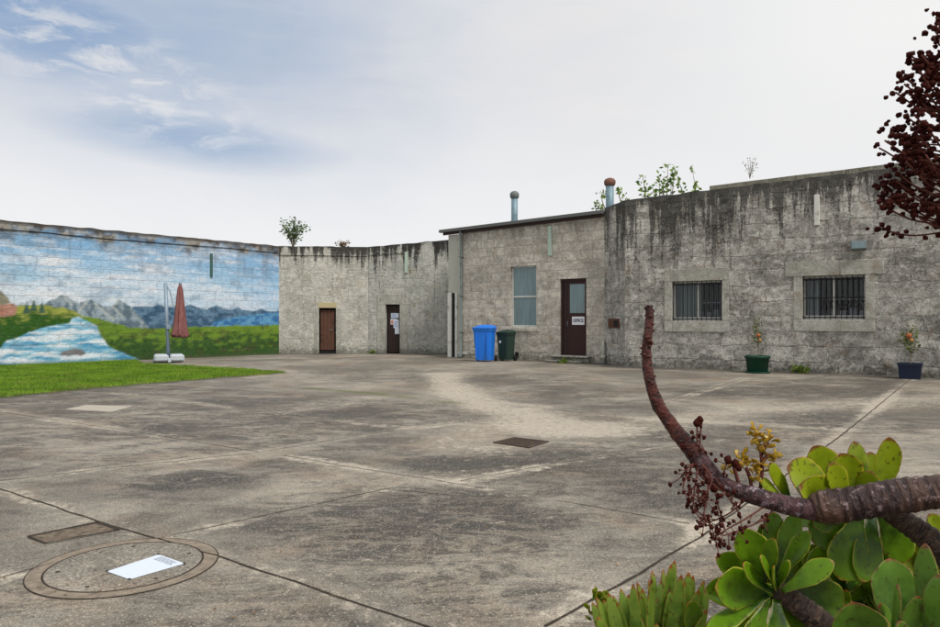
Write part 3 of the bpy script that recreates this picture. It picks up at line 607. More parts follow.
sm_=MB(); e=F2.uz(377.5,350)[0]; g=F2.uz(407,350)[0]; ht=F2.uz(390,294.5)[1]; sm_.box(e,dk2[0]-.004,-.025,.04,0,ht-.3,.008); sm_.box(dk2[1]+.004,g,-.025,.04,0,ht-.3,.008); sm_.box(e,g,-.03,.04,dk2[3]+.004,ht,.008); sm_.build('door_surround',M['dressed'],cw)
u,z1=F2.uz(406.3,252); _,z0=F2.uz(406.3,273); MB().box(u-.06,u+.06,-.06,.01,z0,z1,.01).build('drain_pipe',M['pale_green'],cw)
u0_=F2.uz(370,255); u1_=F2.uz(403,252.5); q=MB(); q.add([(u0_[0],-.03,u0_[1]-.02),(u1_[0],-.03,u1_[1]-.02),(u1_[0],-.03,u1_[1]+.03),(u0_[0],-.03,u0_[1]+.03),(u0_[0],.02,u0_[1]-.02),(u1_[0],.02,u1_[1]-.02),(u1_[0],.02,u1_[1]+.03),(u0_[0],.02,u0_[1]+.03)],[(0,1,2,3),(0,4,5,1),(3,2,6,7),(1,5,6,2),(0,3,7,4)]); q.build('string_course',M['corner_stone'],cw)

# ------------------------------------------------------------------ lean-to building
bd=empty('stone_building',(FB.A.x,FB.A.y,0),FB.rot,'flat fronted lean-to of pale rough stone blocks with maroon glazed door and tall window','building')
uS=FB.uz(462,300)[0]; w0=FB.uz(510.5,327); w1=FB.uz(536.3,265); d0=FB.uz(560,352.5); d1=FB.uz(586.3,278)
zl=FB.uz(462,231)[1]; zr=FB.uz(604,213.5)[1]
wh=(w0[0],w1[0],w0[1],w1[1],.16); dh=(d0[0],d1[0],.22,d1[1],.2)
wall_part('wall',M['ashlar'],bd,uS,FB.L-.004,zl-.08,zr-.06,[wh,dh],thick=.45,rough=.02,step=.12,seed=6)
MB().box(wh[0]-.2,wh[1]+.2,.42,.46,.5,wh[3]+.2).build('backing',M['dark_int'],bd)
MB().box(dh[0]-.2,dh[1]+.2,.43,.47,.0,dh[3]+.2).build('backing',M['dark_int'],bd)
wf=MB(); y=.1; a,b,c,d=wh[:4]
for bx in ((a,a+.05,c,d),(b-.05,b,c,d),(a+.05,b-.05,c,c+.06),(a+.05,b-.05,d-.05,d),(a+.05,b-.05,(c+d)/2-.03,(c+d)/2+.02)): wf.box(bx[0],bx[1],y,y+.05,bx[2],bx[3],.004)
win=wf.build('window',M['white_paint'],bd)
MB().box(a+.05,b-.05,y+.03,y+.036,c+.06,(c+d)/2-.03).build('pane',M['frosted'],win); MB().box(a+.05,b-.05,y+.02,y+.026,(c+d)/2+.02,d-.05).build('pane',M['frosted'],win)
bl=MB(); 
for i in range(3): bl.box(a+.12+i*.2,a+.18+i*.2,y+.012,y+.02,c+.1,c+.14)
MB().box(a-.12,b+.1,-.05,.0,c-.16,c-.01,.03).build('sill',M['ashlar'],win)
a,b,c,d=dh[:4]; fm=door_frame(a,b,c,d,.08,M['shop_door'],bd,.07)
MB().box(a+.07,a+.2,.1,.14,c,d-.07).build('door_jamb_panel',M['dark_door'],bd)
g0=FB.uz(570,312); g1=FB.uz(585,281.5); dl=MB(); x0,x1=a+.2,b-.07; gx0,gx1=x0+.09,x1-.05; gz0=FB.uz(575,313)[1]; gz1=d-.07-.1
for bx in ((x0,gx0,c,d-.07),(gx1,x1,c,d-.07),(gx0,gx1,c,gz0),(gx0,gx1,gz1,d-.07)): dl.box(bx[0],bx[1],.11,.15,bx[2],bx[3],.004)
dr=dl.build('door',M['shop_door'],bd)
MB().box(gx0,gx1,.125,.131,gz0,gz1).build('pane',M['frosted'],dr)
s0=FB.uz(570.4,324.8); s1=FB.uz(582.8,316.6); MB().box(s0[0],s1[0],.098,.108,s0[1],s1[1],.002).build('door_sign',M['sign'],dr)
W_=s1[0]-s0[0]; Hh=s1[1]-s0[1]; tx=bpy.data.curves.new('sign_lettering','FONT'); tx.body='OFFICE'; tx.size=Hh*.5; tx.align_x='CENTER'; tx.align_y='CENTER'; tx.extrude=.001; tx.offset=.004
to=bpy.data.objects.new('tmp_text',tx); COL.objects.link(to); bpy.context.view_layer.update(); me=bpy.data.meshes.new_from_object(to); bpy.data.objects.remove(to)
me.materials.clear(); me.materials.append(M['ink']); tt=bpy.data.objects.new('sign_lettering',me); COL.objects.link(tt); tt.parent=dr; tt.rotation_euler=(math.pi/2,0,0); tt.location=((s0[0]+s1[0])/2,.0945,(s0[1]+s1[1])/2)
k=W_*.86/max(1e-6,max(v.co.x for v in me.vertices)-min(v.co.x for v in me.vertices)); tt.scale=(min(k,1.6),1.1,1)
MB().tube([(x0+.045,.11,1.15),(x0+.045,.06,1.15),(x0+.045,.06,1.3),(x0+.045,.11,1.3)],[.012]*4,8).build('handle',M['grey_metal'],dr)
st=MB(); p0=FB.uz(554.5,353)[0]; p1=FB.uz(592,353)[0]; st.box(p0,p1,-.28,.1,.16,.22,.015); st.box(p0+.04,p1-.03,-.2,.0,.0,.159,.02); st.box(p0-.05,p1-.2,-.5,-.28,.0,.07,.02); st.build('doorstep',M['dressed'],bd)
# annex panel with the narrow doorway
ap=MB(); uA0=FB.uz(448,300)[0]; ug0=FB.uz(451,300)[0]; ug1=FB.uz(455.3,300)[0]; zg=FB.uz(452,293)[1]
ap.box(uA0,uS-.005,.02,.07,zg+.002,zl-.1,.004); ap.box(ug1+.1,uS-.005,.022,.07,0,zg,.004); ap.build('side_panel',M['pale_panel'],bd)
po=MB(); po.box(uA0,ug0,-.03,.06,0,zg,.006); po.box(ug1,ug1+.098,-.03,.06,0,zg,.006); po.build('door_post',M['white_paint'],bd)
MB().box(ug0,ug1,.06,.1,0,zg).build('doorway_shade',M['black'],bd)  # black sheet standing in for the shade inside the narrow doorway
MB().box(uS-.2,uS+.25,-.02,.001,.12,.2,.005).build('skirting_board',M['white_paint'],bd)
MB().box(uA0,uA0+.05,.1,4.2,0,zl-.2).build('side_wall',M['pale_panel'],bd)
# roof, fascia, gutter
def slab(m,x0,x1,y0,y1,za0,za1,t,back=0):       # sloping bar: top za0 at x0 -> za1 at x1
    vs=[(x,y,(za0 if x==x0 else za1)+(back if y==y1 else 0)-dz) for x in (x0,x1) for y in (y0,y1) for dz in (t,0)]
    m.add(vs,[(0,1,3,2),(4,6,7,5),(0,4,5,1),(2,3,7,6),(0,2,6,4),(1,5,7,3)])
m=MB(); slab(m,-.12,FB.L-.01,-.06,.0,zl+.02,zr+.015,.12); m.build('fascia',M['fascia'],bd)
m=MB(); slab(m,-.2,FB.L-.005,-.2,-.062,zl+.09,zr+.085,.1); m.build('gutter',M['gutter'],bd)
m=MB(); slab(m,-.2,FB.L-.01,-.055,4.4,zl+.10,zr+.095,.06,.25); m.build('roof',M['roof'],bd)
pp=MB(); ux=FB.uz(462.3,300)[0]; pp.tube([(ux,-.12,zl-.02),(ux,-.07,zl-.3),(ux,-.07,.1),(ux,-.18,.02)],[.045]*4,12)
dp=pp.build('downpipe',M['pipe_metal'],bd); 
for zz_ in (3.6,2.2,.9): MB().box(ux-.07,ux+.07,-.12,.0,zz_,zz_+.05,.005).build('bracket',M['pipe_metal'],dp)
u,z1=FB.uz(550.5,226); _,z0=FB.uz(550.5,256); MB().box(u-.075,u+.06,-.06,.02,z0,z1,.01).build('drain_pipe',M['pale_green'],bd)
u,z=FB.uz(517,358.5); MB().box(u-.07,u+.07,-.025,.03,.08,.26,.01).build('vent',M['black'],bd)
def flue(px,yt,yb,D_,r,capmat):
    b=P(px,yb,D_); t=P(px,yt,D_); loc=bd.matrix_world
    lu=(Vector((b.x,b.y))-FB.A); ul=lu.dot(FB.d); yl=lu.dot(Vector((-FB.d.y,FB.d.x)))
    m=MB(); m.tube([(ul,yl,b.z-.6),(ul,yl,t.z-.1)],[r,r],14); m.tube([(ul,yl,b.z+.02),(ul,yl,b.z+.06)],[r*1.15]*2,14); f=m.build('flue',M['flue'],bd)
    T=Matrix.Translation((ul,yl,t.z-.2)); MB().lathe([(r*1.05,0),(r*1.3,.03),(r*1.45,.1),(r*1.42,.17),(r*1.1,.23),(r*.5,.265),(0,.275)],16,T).build('cowl',capmat,f)
flue(514.5,193,222,25.2,.115,M['cowl']); flue(609.8,180,210,24.0,.135,M['rust'])

# ------------------------------------------------------------------ right-hand wall
rw=empty('stone_wall',(FR.A.x,FR.A.y,0),FR.rot,'tall dark stained stone wall with two barred windows on the right','wall')
def rz(px,py): return FR.uz(px,py)
H1=(rz(672.3,321)[0],rz(722,281)[0],rz(697,321)[1],rz(697,281)[1],.22); H2=(rz(802.6,320)[0],rz(865,276)[0],rz(833,319.5)[1],rz(833,275.5)[1],.22)
zt0=rz(625,200)[1]; k1=rz(880,169.5); zt1=zt0+(k1[1]-zt0)*FR.L/k1[0]
wall_part('wall',M['old_stone'],rw,.003,FR.L,zt0,zt1,[H1,H2],thick=.8,rough=.03,step=.15,seed=8)
# corner chamfer, in the right wall's own frame
q=(FC.A-FR.A); ch=bpy.data.objects.new('tmp',None)
cr=wall_part('corner_wall',M['old_stone'],rw,0,FC.L,FC.uz(604.5,208)[1],zt0-.01,(),thick=.5,rough=.02,step=.15,seed=9)
cr.location=(q.dot(FR.d),q.dot(Vector((-FR.d.y,FR.d.x))),0); cr.rotation_euler=(0,0,FC.rot-FR.rot); bpy.data.objects.remove(ch)
pm=MB(); pu=rz(706,188)[0]; n_=28; vs=[];fs=[]
for i in range(n_+1):
    x=pu+(FR.L-pu)*i/n_; z=rz(707,185)[1]+.03+(zt1-zt0)/FR.L*(x-pu)+.012*mnoise.noise(Vector((x,3,0)))
    vs+=[(x,.35,z-.5),(x,.35,z),(x,.95,z),(x,.95,z-.5)]
    if i:
        o=4*i
        for k in range(3): fs.append((o-4+k,o+k,o+k+1,o-3+k))
fs+=[(0,1,2,3),(4*n_,4*n_+3,4*n_+2,4*n_+1)]
pm.add(vs,fs); pm.build('parapet',M['parapet'],rw)
def barred_window(Hh,px,scroll):
    a,b,c,d=Hh[:4]
    f=MB(); y=.13
    for bx in ((a,a+.045,c,d),(b-.045,b,c,d),(a+.045,b-.045,c,c+.1),(a+.045,b-.045,d-.045,d),((a+b)/2-.02,(a+b)/2+.02,c+.05,d-.045)): f.box(bx[0],bx[1],y,y+.05,bx[2],bx[3],.004)
    w=f.build('window',M['white_paint'],rw)
    MB().box(a+.045,b-.045,y+.02,y+.025,c+.05,d-.045).build('pane',M['clear'],w)
    r=MB(); r.box(a-.1,b+.1,.70,.73,c-.1,d+.1); r.box(a-.1,b+.1,.24,.70,c-.13,c-.1); r.box(a-.1,b+.1,.24,.70,d+.1,d+.13); r.box(a-.13,a-.1,.24,.73,c-.1,d+.1); r.box(b+.1,b+.13,.24,.73,c-.1,d+.1); r.build('room_lining',M['dark_int'],w)
    q=MB()
    if scroll: q.box(a+.1,a+.2,y+.07,y+.09,c+.05,d-.1); q.box(a+.26,a+.34,y+.07,y+.09,c+.05,d-.1)
    else:
        for k in range(7): q.box(a+.05+k*.105,a+.14+k*.105,y+.07+.01*(k%2),y+.085+.01*(k%2),c+.05,d-.05)
    q.build('blind',M['curtain'],w)
    s=MB()
    for k in range(5): s.box(a+.58+k*.22,a+.72+k*.22,.45,.6,c-.09,c+.22+.16*random.random(),.01)
    s.box(a+.55,b,.46,.5,c+.50,c+.53); s.build('shelf_goods',M['interior_pale'],w)
    g=MB(); n=11 if not scroll else 12; yb=-.0
    for k in range(n): x=a+.03+(b-a-.06)*k/(n-1); g.box(x-.009,x+.009,.02,.038,c,d)
    for zz_ in ((c+.04),(d-.1)): g.box(a,b,.04,.05,zz_,zz_+.03)
    if scroll:
        zm=(c+d)/2; g.box(a,b,.04,.05,zm-.012,zm+.012)
        for k in range(8):
            cx=a+.5+k*.155; 
            for sg in (1,-1):
                pts=[(cx+sg*(.07-.055*t)*math.cos(5.5*t)*.9,.03,zm-.2+(.11-.08*t)*math.sin(5.5*t)+.07*sg) for t in np.linspace(0,1,12)]
                g.tube(pts,[.007]*12,5)
    g.build('security_bars',M['black'],w)
    return w
w1_=barred_window(H1,697,False); w2_=barred_window(H2,833,True)
def surround(Hh,w,L,R,B,T,ext,lh):
    a,b,c,d=Hh[:4]; m=MB(); y=-.02
    m.box(L,a-.002,y,.05,c,d,.01); m.box(b+.002,R,y,.05,c,d,.01); m.box(L,R,y-.003,.05,B,c-.002,.01)
    m.box(L-ext,R+ext,y-.004,.05,d+.002,T,.01); m.build('stone_surround',M['dressed'],w)
surround(H1,w1_,rz(664.5,300)[0],rz(729,300)[0],rz(697,332)[1],rz(697,268.5)[1],.0,.3)
surround(H2,w2_,rz(793.5,300)[0],rz(874.5,300)[0],rz(833,331.5)[1],rz(833,260.5)[1],.2,.3)
u,z1=rz(817,195); _,z0=rz(817,225.5); MB().box(u-.06,u+.06,-.07,.02,z0,z1,.01).build('drain_pipe',M['white_paint'],rw)
u,z=rz(859,245.5); o=MB().box(u-.17,u+.17,-.16,.0,z-.1,z+.1,.02).build('flood_light',M['grey_metal'],rw); MB().box(u-.14,u+.14,-.168,-.162,z-.08,z+.07).build('lens',M['frosted'],o)
# niche and old pipe at the corner (FC frame -> as parts of corner wall)
def cz(px,py): return FC.uz(px,py)
a=cz(609,328); b=cz(620,318.5); MB().box(a[0],b[0],-.04,.01,a[1],b[1],.01).build('meter_box',M['brown_door'],cr); c2=cz(615,326.5); MB().box(c2[0],b[0]-.05,-.046,-.041,c2[1],b[1]-.06).build('meter_opening',M['black'],cr)
a=cz(606,363)[0]; pm=MB(); pm.tube([(a,-.1,.0),(a,-.1,.55),(a-.03,-.08,.66),(a-.1,-.04,.7)],[.055,.055,.05,.05],12); pm.tube([(a,-.1,.16),(a,-.1,.26)],[.075]*2,12); pm.build('waste_pipe',M['pale_panel'],cr)

# ------------------------------------------------------------------ vegetation
def leafy(name, mat_leaf, mat_stem, loc, stems, leaf, n_leaf, label, cat, spread=.08, seed=0, group=None, up=.3):
    rs=random.Random(seed); root=empty(name,loc,0,label,cat,group); t=MB(); L=MB()
    for pts,r in stems:
        pts=[Vector(p) for p in pts]; c=[Vector(q) for q in crom(pts,4)]; t.tube(c,[r*(1-.75*i/(len(c)-1)) for i in range(len(c))],6)
        for k in range(n_leaf):
            s=.25+.75*rs.random()**.8; i=min(len(c)-2,int(s*(len(c)-1))); p=c[i].lerp(c[i+1],rs.random())+Vector((rs.gauss(0,spread),rs.gauss(0,spread),rs.gauss(0,spread)))
            d=Vector((rs.gauss(0,1),rs.gauss(0,1),rs.gauss(up,.7))).normalized(); sd=d.cross(Vector((rs.gauss(0,1),rs.gauss(0,1),rs.gauss(0,1)))).normalized(); l=leaf*rs.uniform(.6,1.3); w=l*.32
            cc=rs.random(); L.add([p,p+d*l*.5+sd*w,p+d*l,p+d*l*.5-sd*w],[(0,1,2,3)],[(cc,0,0,1)]*4)
    t.build('stem',mat_stem,root); L.build('leaves',mat_leaf,root); return root
def wtop(fr,px,py,y=.25):
    u,z=fr.uz(px,py,y); return fr.world(u,y,z)
rs=random.Random(3)
def fan(h,n,sp,lean=(0,0),rr=.012,rs=rs):
    out=[]
    for i in range(n):
        a=rs.uniform(0,2*math.pi); s=rs.uniform(.2,1)*sp; hh=h*rs.uniform(.55,1); p=[(0,0,-.05)]+[(lean[0]*t+math.cos(a)*s*t**1.3,lean[1]*t+math.sin(a)*s*t**1.3,hh*t) for t in (.33,.66,1)]; out.append((p,rr))
    return out
leafy('wall_shrub',M['olive'],M['bark_grey'],wtop(F1,293,246.5)-Vector((0,0,.03)),fan(1.2,15,.62),.12,30,'grey green shrub sprouting from the wall top above the mural corner','shrub',.06,1)
leafy('dry_tuft',M['dry'],M['bark_grey'],wtop(F1,343,246.8)-Vector((0,0,.03)),fan(.2,10,.3),.09,14,'low brown dry tuft on the wall top between the two far doors','plant',.06,2)
leafy('wall_shrub',M['olive'],M['bark_grey'],FR.world(rz(733,180)[0]+.3,.6,rz(733,182)[1]+.2),fan(.55,9,.3,rr=.006),.05,9,'small wispy shrub on the parapet above the first barred window','shrub',.05,4)
# tree behind the building, only its upright shoots show over the wall
def shoots():
    base=P(650,320,26.0); base.z=0; root=empty('tree',base,0,'sparse leafy tree rising behind the dark stained wall','tree'); t=MB(); L=MB(); rs=random.Random(12)
    t.tube([(0,0,-.1),(.05,0,1.2),(0,.05,2.6)],[.16,.13,.1],10)
    tips=[(596,212,203),(627,206,197),(643,207,176),(646,200,187),(659,205,177),(664,200,186),(668,200,165),(675,200,168),(678,198,180),(654,206,190),(693,198,172),(694,200,187),(601,215,207),(618,196,190),(604,205,192),(662,204,182),(671,203,176),(683,202,192)]
    for px,yb,yt in tips:
        tp=P(px,yt,26.0+rs.uniform(-.5,.5))-base; bs=P(px+rs.uniform(-4,4),yb,26.0)-base
        c=[Vector(q) for q in crom([(0,.03,2.4),(bs.x*.55,rs.uniform(-.3,.3),bs.z*.72),bs,tp],5)]; t.tube(c,[.04*(1-.8*i/(len(c)-1)) for i in range(len(c))],6)
        nl=22 if yt<200 else 15
        if px in (693,): nl=10
        for k in range(nl):
            s=rs.random(); sp=(bs.lerp(tp,.35+.68*s)) if px!=693 else tp; p=sp+Vector((rs.gauss(0,.075),rs.gauss(0,.075),rs.gauss(0,.06))); d=Vector((rs.gauss(0,1),rs.gauss(0,1),rs.gauss(.4,.7))).normalized(); sd=d.cross(Vector((rs.gauss(0,1),rs.gauss(0,1),rs.gauss(0,1)))).normalized(); l=.17*rs.uniform(.6,1.2); cc=rs.random()
            L.add([p,p+d*l*.5+sd*l*.3,p+d*l,p+d*l*.5-sd*l*.3],[(0,1,2,3)],[(cc,0,0,1)]*4)
    t.build('trunk',M['bark_grey'],root); L.build('crown',M['treeleaf'],root)
shoots()
# weeds at the wall feet
for i,(fr,px,py,lab,n,h) in enumerate([(FR,803,372,'low green weeds at the wall foot beneath the right barred window',14,.16),(FB,574,360,'flat green weeds at the foot of the maroon door step',12,.07),
      (F2,373,353,'thin weeds in the crease where the two far walls meet',8,.08)]):
    u=fr.uz(px,py)[0]; leafy('weed',M['weed'],M['weed'],fr.world(u,-.12 if fr is not FB else -.6,0),fan(h,n,.35 if i<2 else .2,rr=.004),.09,10,lab,'weed',.04,20+i,'weeds at the wall feet')

def pot_plant(px,py,ytop,wpx,hpx,potmat,label,seed,fruit,square=False):
    b=G(px,py); s=F/b.y; w=wpx/s/2; h=hpx/s
    root=empty('potted_plant',b,math.radians(20),label,'potted plant')
    m=MB()
    if square:
        vs=[]
        for z,k in ((0,.86),(h*.88,.97),(h*.88,1.05),(h,1.05),(h,.95),(h*.85,.93)):
            for sx,sy in ((-1,-1),(1,-1),(1,1),(-1,1)): vs.append((sx*w*k*.9,sy*w*k*.9,z))
        fs=[(3,2,1,0)]+[(i*4+k,i*4+(k+1)%4,(i+1)*4+(k+1)%4,(i+1)*4+k) for i in range(5) for k in range(4)]+[(20,21,22,23)]; m.add(vs,fs)
        root.rotation_euler[2]=FR.rot
    else: m.lathe([(w*.8,0),(w*.84,.01),(w*.96,h*.84),(w*1.06,h*.85),(w*1.07,h*.98),(w*1.02,h),(w*.96,h*.97),(w*.93,h*.88)],28)
    pot=m.build('pot',potmat,root); MB().lathe([(w*.92,h*.86),(w*.6,h*.89),(0,h*.9)],20).build('soil',M['soil'],pot)
    if not square: MB().lathe([(w*.9,.0),(w*1.05,.005),(w*1.08,.035),(w*1.0,.036)],24).build('saucer',potmat,pot)
    H_=(py-ytop)/s; rs=random.Random(seed); t=MB();L=MB();Fm=MB()
    st=[[(0,0,h*.8),(.03,0,h+(H_-h)*.4),(-.02,.02,H_*.75),(.0,.0,H_)]]+[[(0,0,h+(H_-h)*a),(dx*.6,rs.uniform(-.05,.05),h+(H_-h)*(a+.15)),(dx,rs.uniform(-.08,.08),h+(H_-h)*(a+.32))] for a,dx in ((.2,.12),(.3,-.13),(.45,.11),(.5,-.1),(.6,.06))]
    for k,pts in enumerate(st):
        c=[Vector(q) for q in crom(pts,5)]; t.tube(c,[.011*(1-.6*i/len(c)) if k==0 else .005 for i in range(len(c))],6)
        for q in range(26 if k==0 else 14 if not square else 26):
            p=c[rs.randrange(len(c)//4,len(c))]+Vector((rs.gauss(0,.05),rs.gauss(0,.05),rs.gauss(0,.04))); d=Vector((rs.gauss(0,1),rs.gauss(0,1),rs.gauss(-.1,.6))).normalized(); sd=d.cross(Vector((rs.gauss(0,1),rs.gauss(0,1),rs.gauss(0,1)))).normalized(); l=.085*rs.uniform(.6,1.2); cc=rs.random(); L.add([p,p+d*l*.5+sd*l*.28,p+d*l,p+d*l*.5-sd*l*.28],[(0,1,2,3)],[(cc,0,0,1)]*4)
    for fx,fz,r in fruit: Fm.blob((fx,-.06,h+(H_-h)*fz),r,8,1,.06)
    t.build('stem',M['bark_grey'],root); L.build('leaves',M['citrus'],root); Fm.build('fruit',M['orange_leaf'],root)
pot_plant(757.5,373,319,23,17.5,M['green_pot'],'spindly citrus with an orange fruit in a round green plastic pot',5,[(-.03,.55,.06),(.02,.42,.045)])
pot_plant(910,378.6,325,23,15.5,M['blue_pot'],'bushy small citrus in a square navy pot by the wall',6,[(-.02,.72,.07),(.03,.6,.05)],True)

# ------------------------------------------------------------------ wheelie bins
def bin_(px,py,wd,dp,ht,rz_,mat,label,logo):
    b=G(px,py); root=empty('wheelie_bin',b,rz_,label,'bin','wheelie bins by the lean-to wall')
    m=MB(); vs=[];prof=((.05,.78),(.10,.80),(ht*.80,.95),(ht*.86,.97),(ht*.865,1.04),(ht*.92,1.05))
    for z,k in prof:
        for i in range(20):
            a=2*math.pi*i/20; c,s=math.cos(a),math.sin(a); e=.32; x=math.copysign(abs(c)**e,c); y=math.copysign(abs(s)**e,s)
            vs.append((x*wd/2*k,y*dp/2*k+(.03 if z<.2 else 0),z))
    n=20; fs=[tuple(range(n))[::-1]]+[(i*n+k,i*n+(k+1)%n,(i+1)*n+(k+1)%n,(i+1)*n+k) for i in range(len(prof)-1) for k in range(n)]; m.add(vs,fs)
    for sx in (-.28,.28): m.box(wd*sx-.02,wd*sx+.02,-dp/2*.97-.012,-dp/2*.8,.12,ht*.8,.005)
    body=m.build('body',mat,root)
    l=MB(); vs=[];pr=((ht*.925,1.10),(ht*.955,1.10),(ht*.975,1.0),(ht*1.0,.7),(ht*1.005,.3))
    for z,k in pr:
        for i in range(20):
            a=2*math.pi*i/20; c,s=math.cos(a),math.sin(a); e=.35; x=math.copysign(abs(c)**e,c); y=math.copysign(abs(s)**e,s); vs.append((x*wd/2*k,y*dp/2*k-.01,z+(.03*y if k<1.05 else 0)))
    fs=[tuple(range(n))[::-1],tuple((len(pr)-1)*n+k for k in range(n))]+[(i*n+k,i*n+(k+1)%n,(i+1)*n+(k+1)%n,(i+1)*n+k) for i in range(len(pr)-1) for k in range(n)]; l.add(vs,fs)
    l.build('lid',mat,root)
    h=MB(); h.tube([(-wd*.36,dp/2,ht*.92),(-wd*.36,dp/2+.09,ht*.955),(wd*.36,dp/2+.09,ht*.955),(wd*.36,dp/2,ht*.92)],[.016]*4,8); h.build('handle',mat,root)
    for sx in (-1,1): MB().lathe([(.0,-.03),(.09,-.03),(.1,-.02),(.1,.02),(.09,.03),(0,.03)],18,Matrix.Translation((sx*(wd/2-.02),dp/2-.04,.1))@Matrix.Rotation(math.pi/2,4,'Y')).build('wheel',M['rubber'],root)
    if logo:
        g=MB(); pts=[(-.03,-.02),(.03,-.02),(.045,.02),(0,.06),(-.045,.02)]; y0=-dp/2*.93-.012; g.add([(x-.1,y0,z*1.1+ht*.62) for x,z in pts]+[(x-.1,y0+.01,z*1.1+ht*.62) for x,z in pts],[(0,1,2,3,4)]+[(i,(i+1)%5,(i+1)%5+5,i+5) for i in range(5)]); g.build('emblem',M['sign'],body)
bin_(484.5,361.5,.66,.62,1.16,math.radians(-18),M['blue_bin'],'larger bright blue wheelie bin with closed lid','')
bin_(506,361,.52,.5,1.0,math.radians(-30),M['green_bin'],'smaller dark green wheelie bin with white emblem','x')

# ------------------------------------------------------------------ cantilever parasol, closed
ub=G(169,362.2); um=empty('parasol',ub,math.radians(25),'closed faded red cantilever parasol on a white base','parasol')
m=MB(); 
for sx in (-1,1):
    for sy in (-1,1): m.box(min(sx*.02,sx*.44),max(sx*.02,sx*.44),min(sy*.02,sy*.44),max(sy*.02,sy*.44),.04,.26,.05)
m.box(-.46,.46,-.05,.05,.02,.14,.01); m.box(-.05,.05,-.46,.46,.021,.139,.01); m.build('base',M['base'],um)
Rz=lambda px,py: P(px,py,ub.y)-ub
inv=Matrix.Rotation(-math.radians(25),4,'Z')
pb=Vector((0,0,.1)); ptop=inv@Rz(165.5,283); pb=inv@Rz(168.5,360); pb.z=.1
MB().tube([pb,ptop],[.055,.055],12).build('pole',M['pole'],um)
cc=inv@Rz(180.2,283.5); cb=inv@Rz(179.4,336.5)
m=MB(); m.tube([inv@Rz(166.5,285),inv@Rz(170,291),inv@Rz(173.5,306),inv@Rz(179,308)],[.02,.022,.022,.02],8); m.build('arm',M['pole'],um)
MB().box(pb.x-.07,pb.x+.07,-.07,.07,1.05,1.2,.01).build('crank_box',M['pole'],um)
m=MB(); N=40; prof=[(0,.02),(.05,.06),(.12,.095),(.35,.14),(.6,.19),(.85,.25),(.97,.30),(1.0,.30),(.99,.24)]; vs=[]
for t,r in prof:
    c=cc.lerp(cb,t)
    for k in range(N):
        a=2*math.pi*k/N; rr=r*.76*(1+.22*math.cos(8*a+.8*t)+.09*math.sin(5*a+2*t)); 
        if t in (.97,1.0): pass
        vs.append(c+Vector((rr*math.cos(a),rr*math.sin(a),(.05*math.cos(8*a) if t>.9 else 0))))
fs=[(i*N+k,i*N+(k+1)%N,(i+1)*N+(k+1)%N,(i+1)*N+k) for i in range(len(prof)-1) for k in range(N)]; fs.append(tuple((len(prof)-1)*N+k for k in range(N))); m.add(vs,fs,None,True); m.build('canopy',M['canvas'],um)
tp=cc+Vector((0,0,-.0)); MB().lathe([(0.03,-.06),(.05,0),(.03,.05),(0,.08)],12,Matrix.Translation(tp)).build('finial',M['pole'],um)
cm=MB(); cz_=cc.lerp(cb,.5); cm.lathe([(.205,-.02),(.21,0),(.205,.02)],24,Matrix.Translation(cz_)); 

# ------------------------------------------------------------------ covers in the floor
def quad_plate(name, pts, z0,z1, mat, parent=None):
    g=[G(x,y) for x,y in pts]; n=len(g); m=MB(); m.add([(p.x,p.y,z0) for p in g]+[(p.x,p.y,z1) for p in g],[tuple(range(n,2*n))]+[(i,(i+1)%n,(i+1)%n+n,i+n) for i in range(n)]); o=m.build(name,mat,parent); return o
mc=G(126,565.5); man=empty('manhole_cover',(mc.x,mc.y,0),0,'round concrete manhole cover with a pale ring in the foreground','manhole cover')
def ring(r0,r1,z,m,seg=72,z0=.0):
    vs=[(r*math.cos(2*math.pi*k/seg),r*math.sin(2*math.pi*k/seg),zz_) for r,zz_ in ((r0,z0),(r0,z),(r1,z),(r1,z0)) for k in range(seg)]
    m.add(vs,[(i*seg+k,i*seg+(k+1)%seg,(i+1)*seg+(k+1)%seg,(i+1)*seg+k) for i in range(3) for k in range(seg)])
m=MB(); ring(.401,.475,.004,m); m.build('ring',M['lid'],man)
m=MB(); ring(.475,.481,.0045,m); ring(.391,.402,.0055,m); m.build('seal',M['joint'],man)
m=MB(); ring(.001,.391,.005,m); m.build('lid',M['ground'],man)
for a in (.6,1.9,3.5,4.6,5.6): MB().lathe([(.0,.005),(.011,.005),(.011,.007),(0,.007)],10,Matrix.Translation((.33*math.cos(a),.33*math.sin(a),0))).build('lifting_hole',M['joint'],man)
pp=[(107,573),(129.5,581),(184.5,565),(158.5,556)]
sh=tag(quad_plate('paper_sheet',pp,.0075,.0095,M['paper']),'white laminated sheet lying on the round manhole cover','paper sheet')
def bil(u,v):
    g=[G(x,y) for x,y in pp]; a=g[0].lerp(g[3],u); b=g[1].lerp(g[2],u); return a.lerp(b,v)
m=MB(); rs=random.Random(2)
for k in range(5):
    u0=.80+.035*k; v=.2
    while v<.8:
        w=rs.uniform(.04,.12); q=[bil(u0,v),bil(u0+.014,v),bil(u0+.014,v+w),bil(u0,v+w)]; m.add([(p.x,p.y,.0105) for p in q],[(0,1,2,3)]); v+=w+.03
m.build('print',M['ink2'],sh)
for uu,vv_ in ((0,0),(1,0),(1,1),(0,1)):
    q=[bil(uu+(-.02 if uu else -.02)+dx,vv_-.04+dy) for dx,dy in ((0,0),(.04,0),(.04,.08),(0,.08))]; MB().add([(p.x,p.y,.0125) for p in q],[(0,1,2,3)]).build('corner_tape',M['rubber'],sh)
qe=[(100,571.5),(131,583.5),(190,566),(158,554)]
fr_=empty('access_cover',G(73,533.5),0,'sunken rectangular concrete access cover with dark rusty edge beside the manhole','access cover')
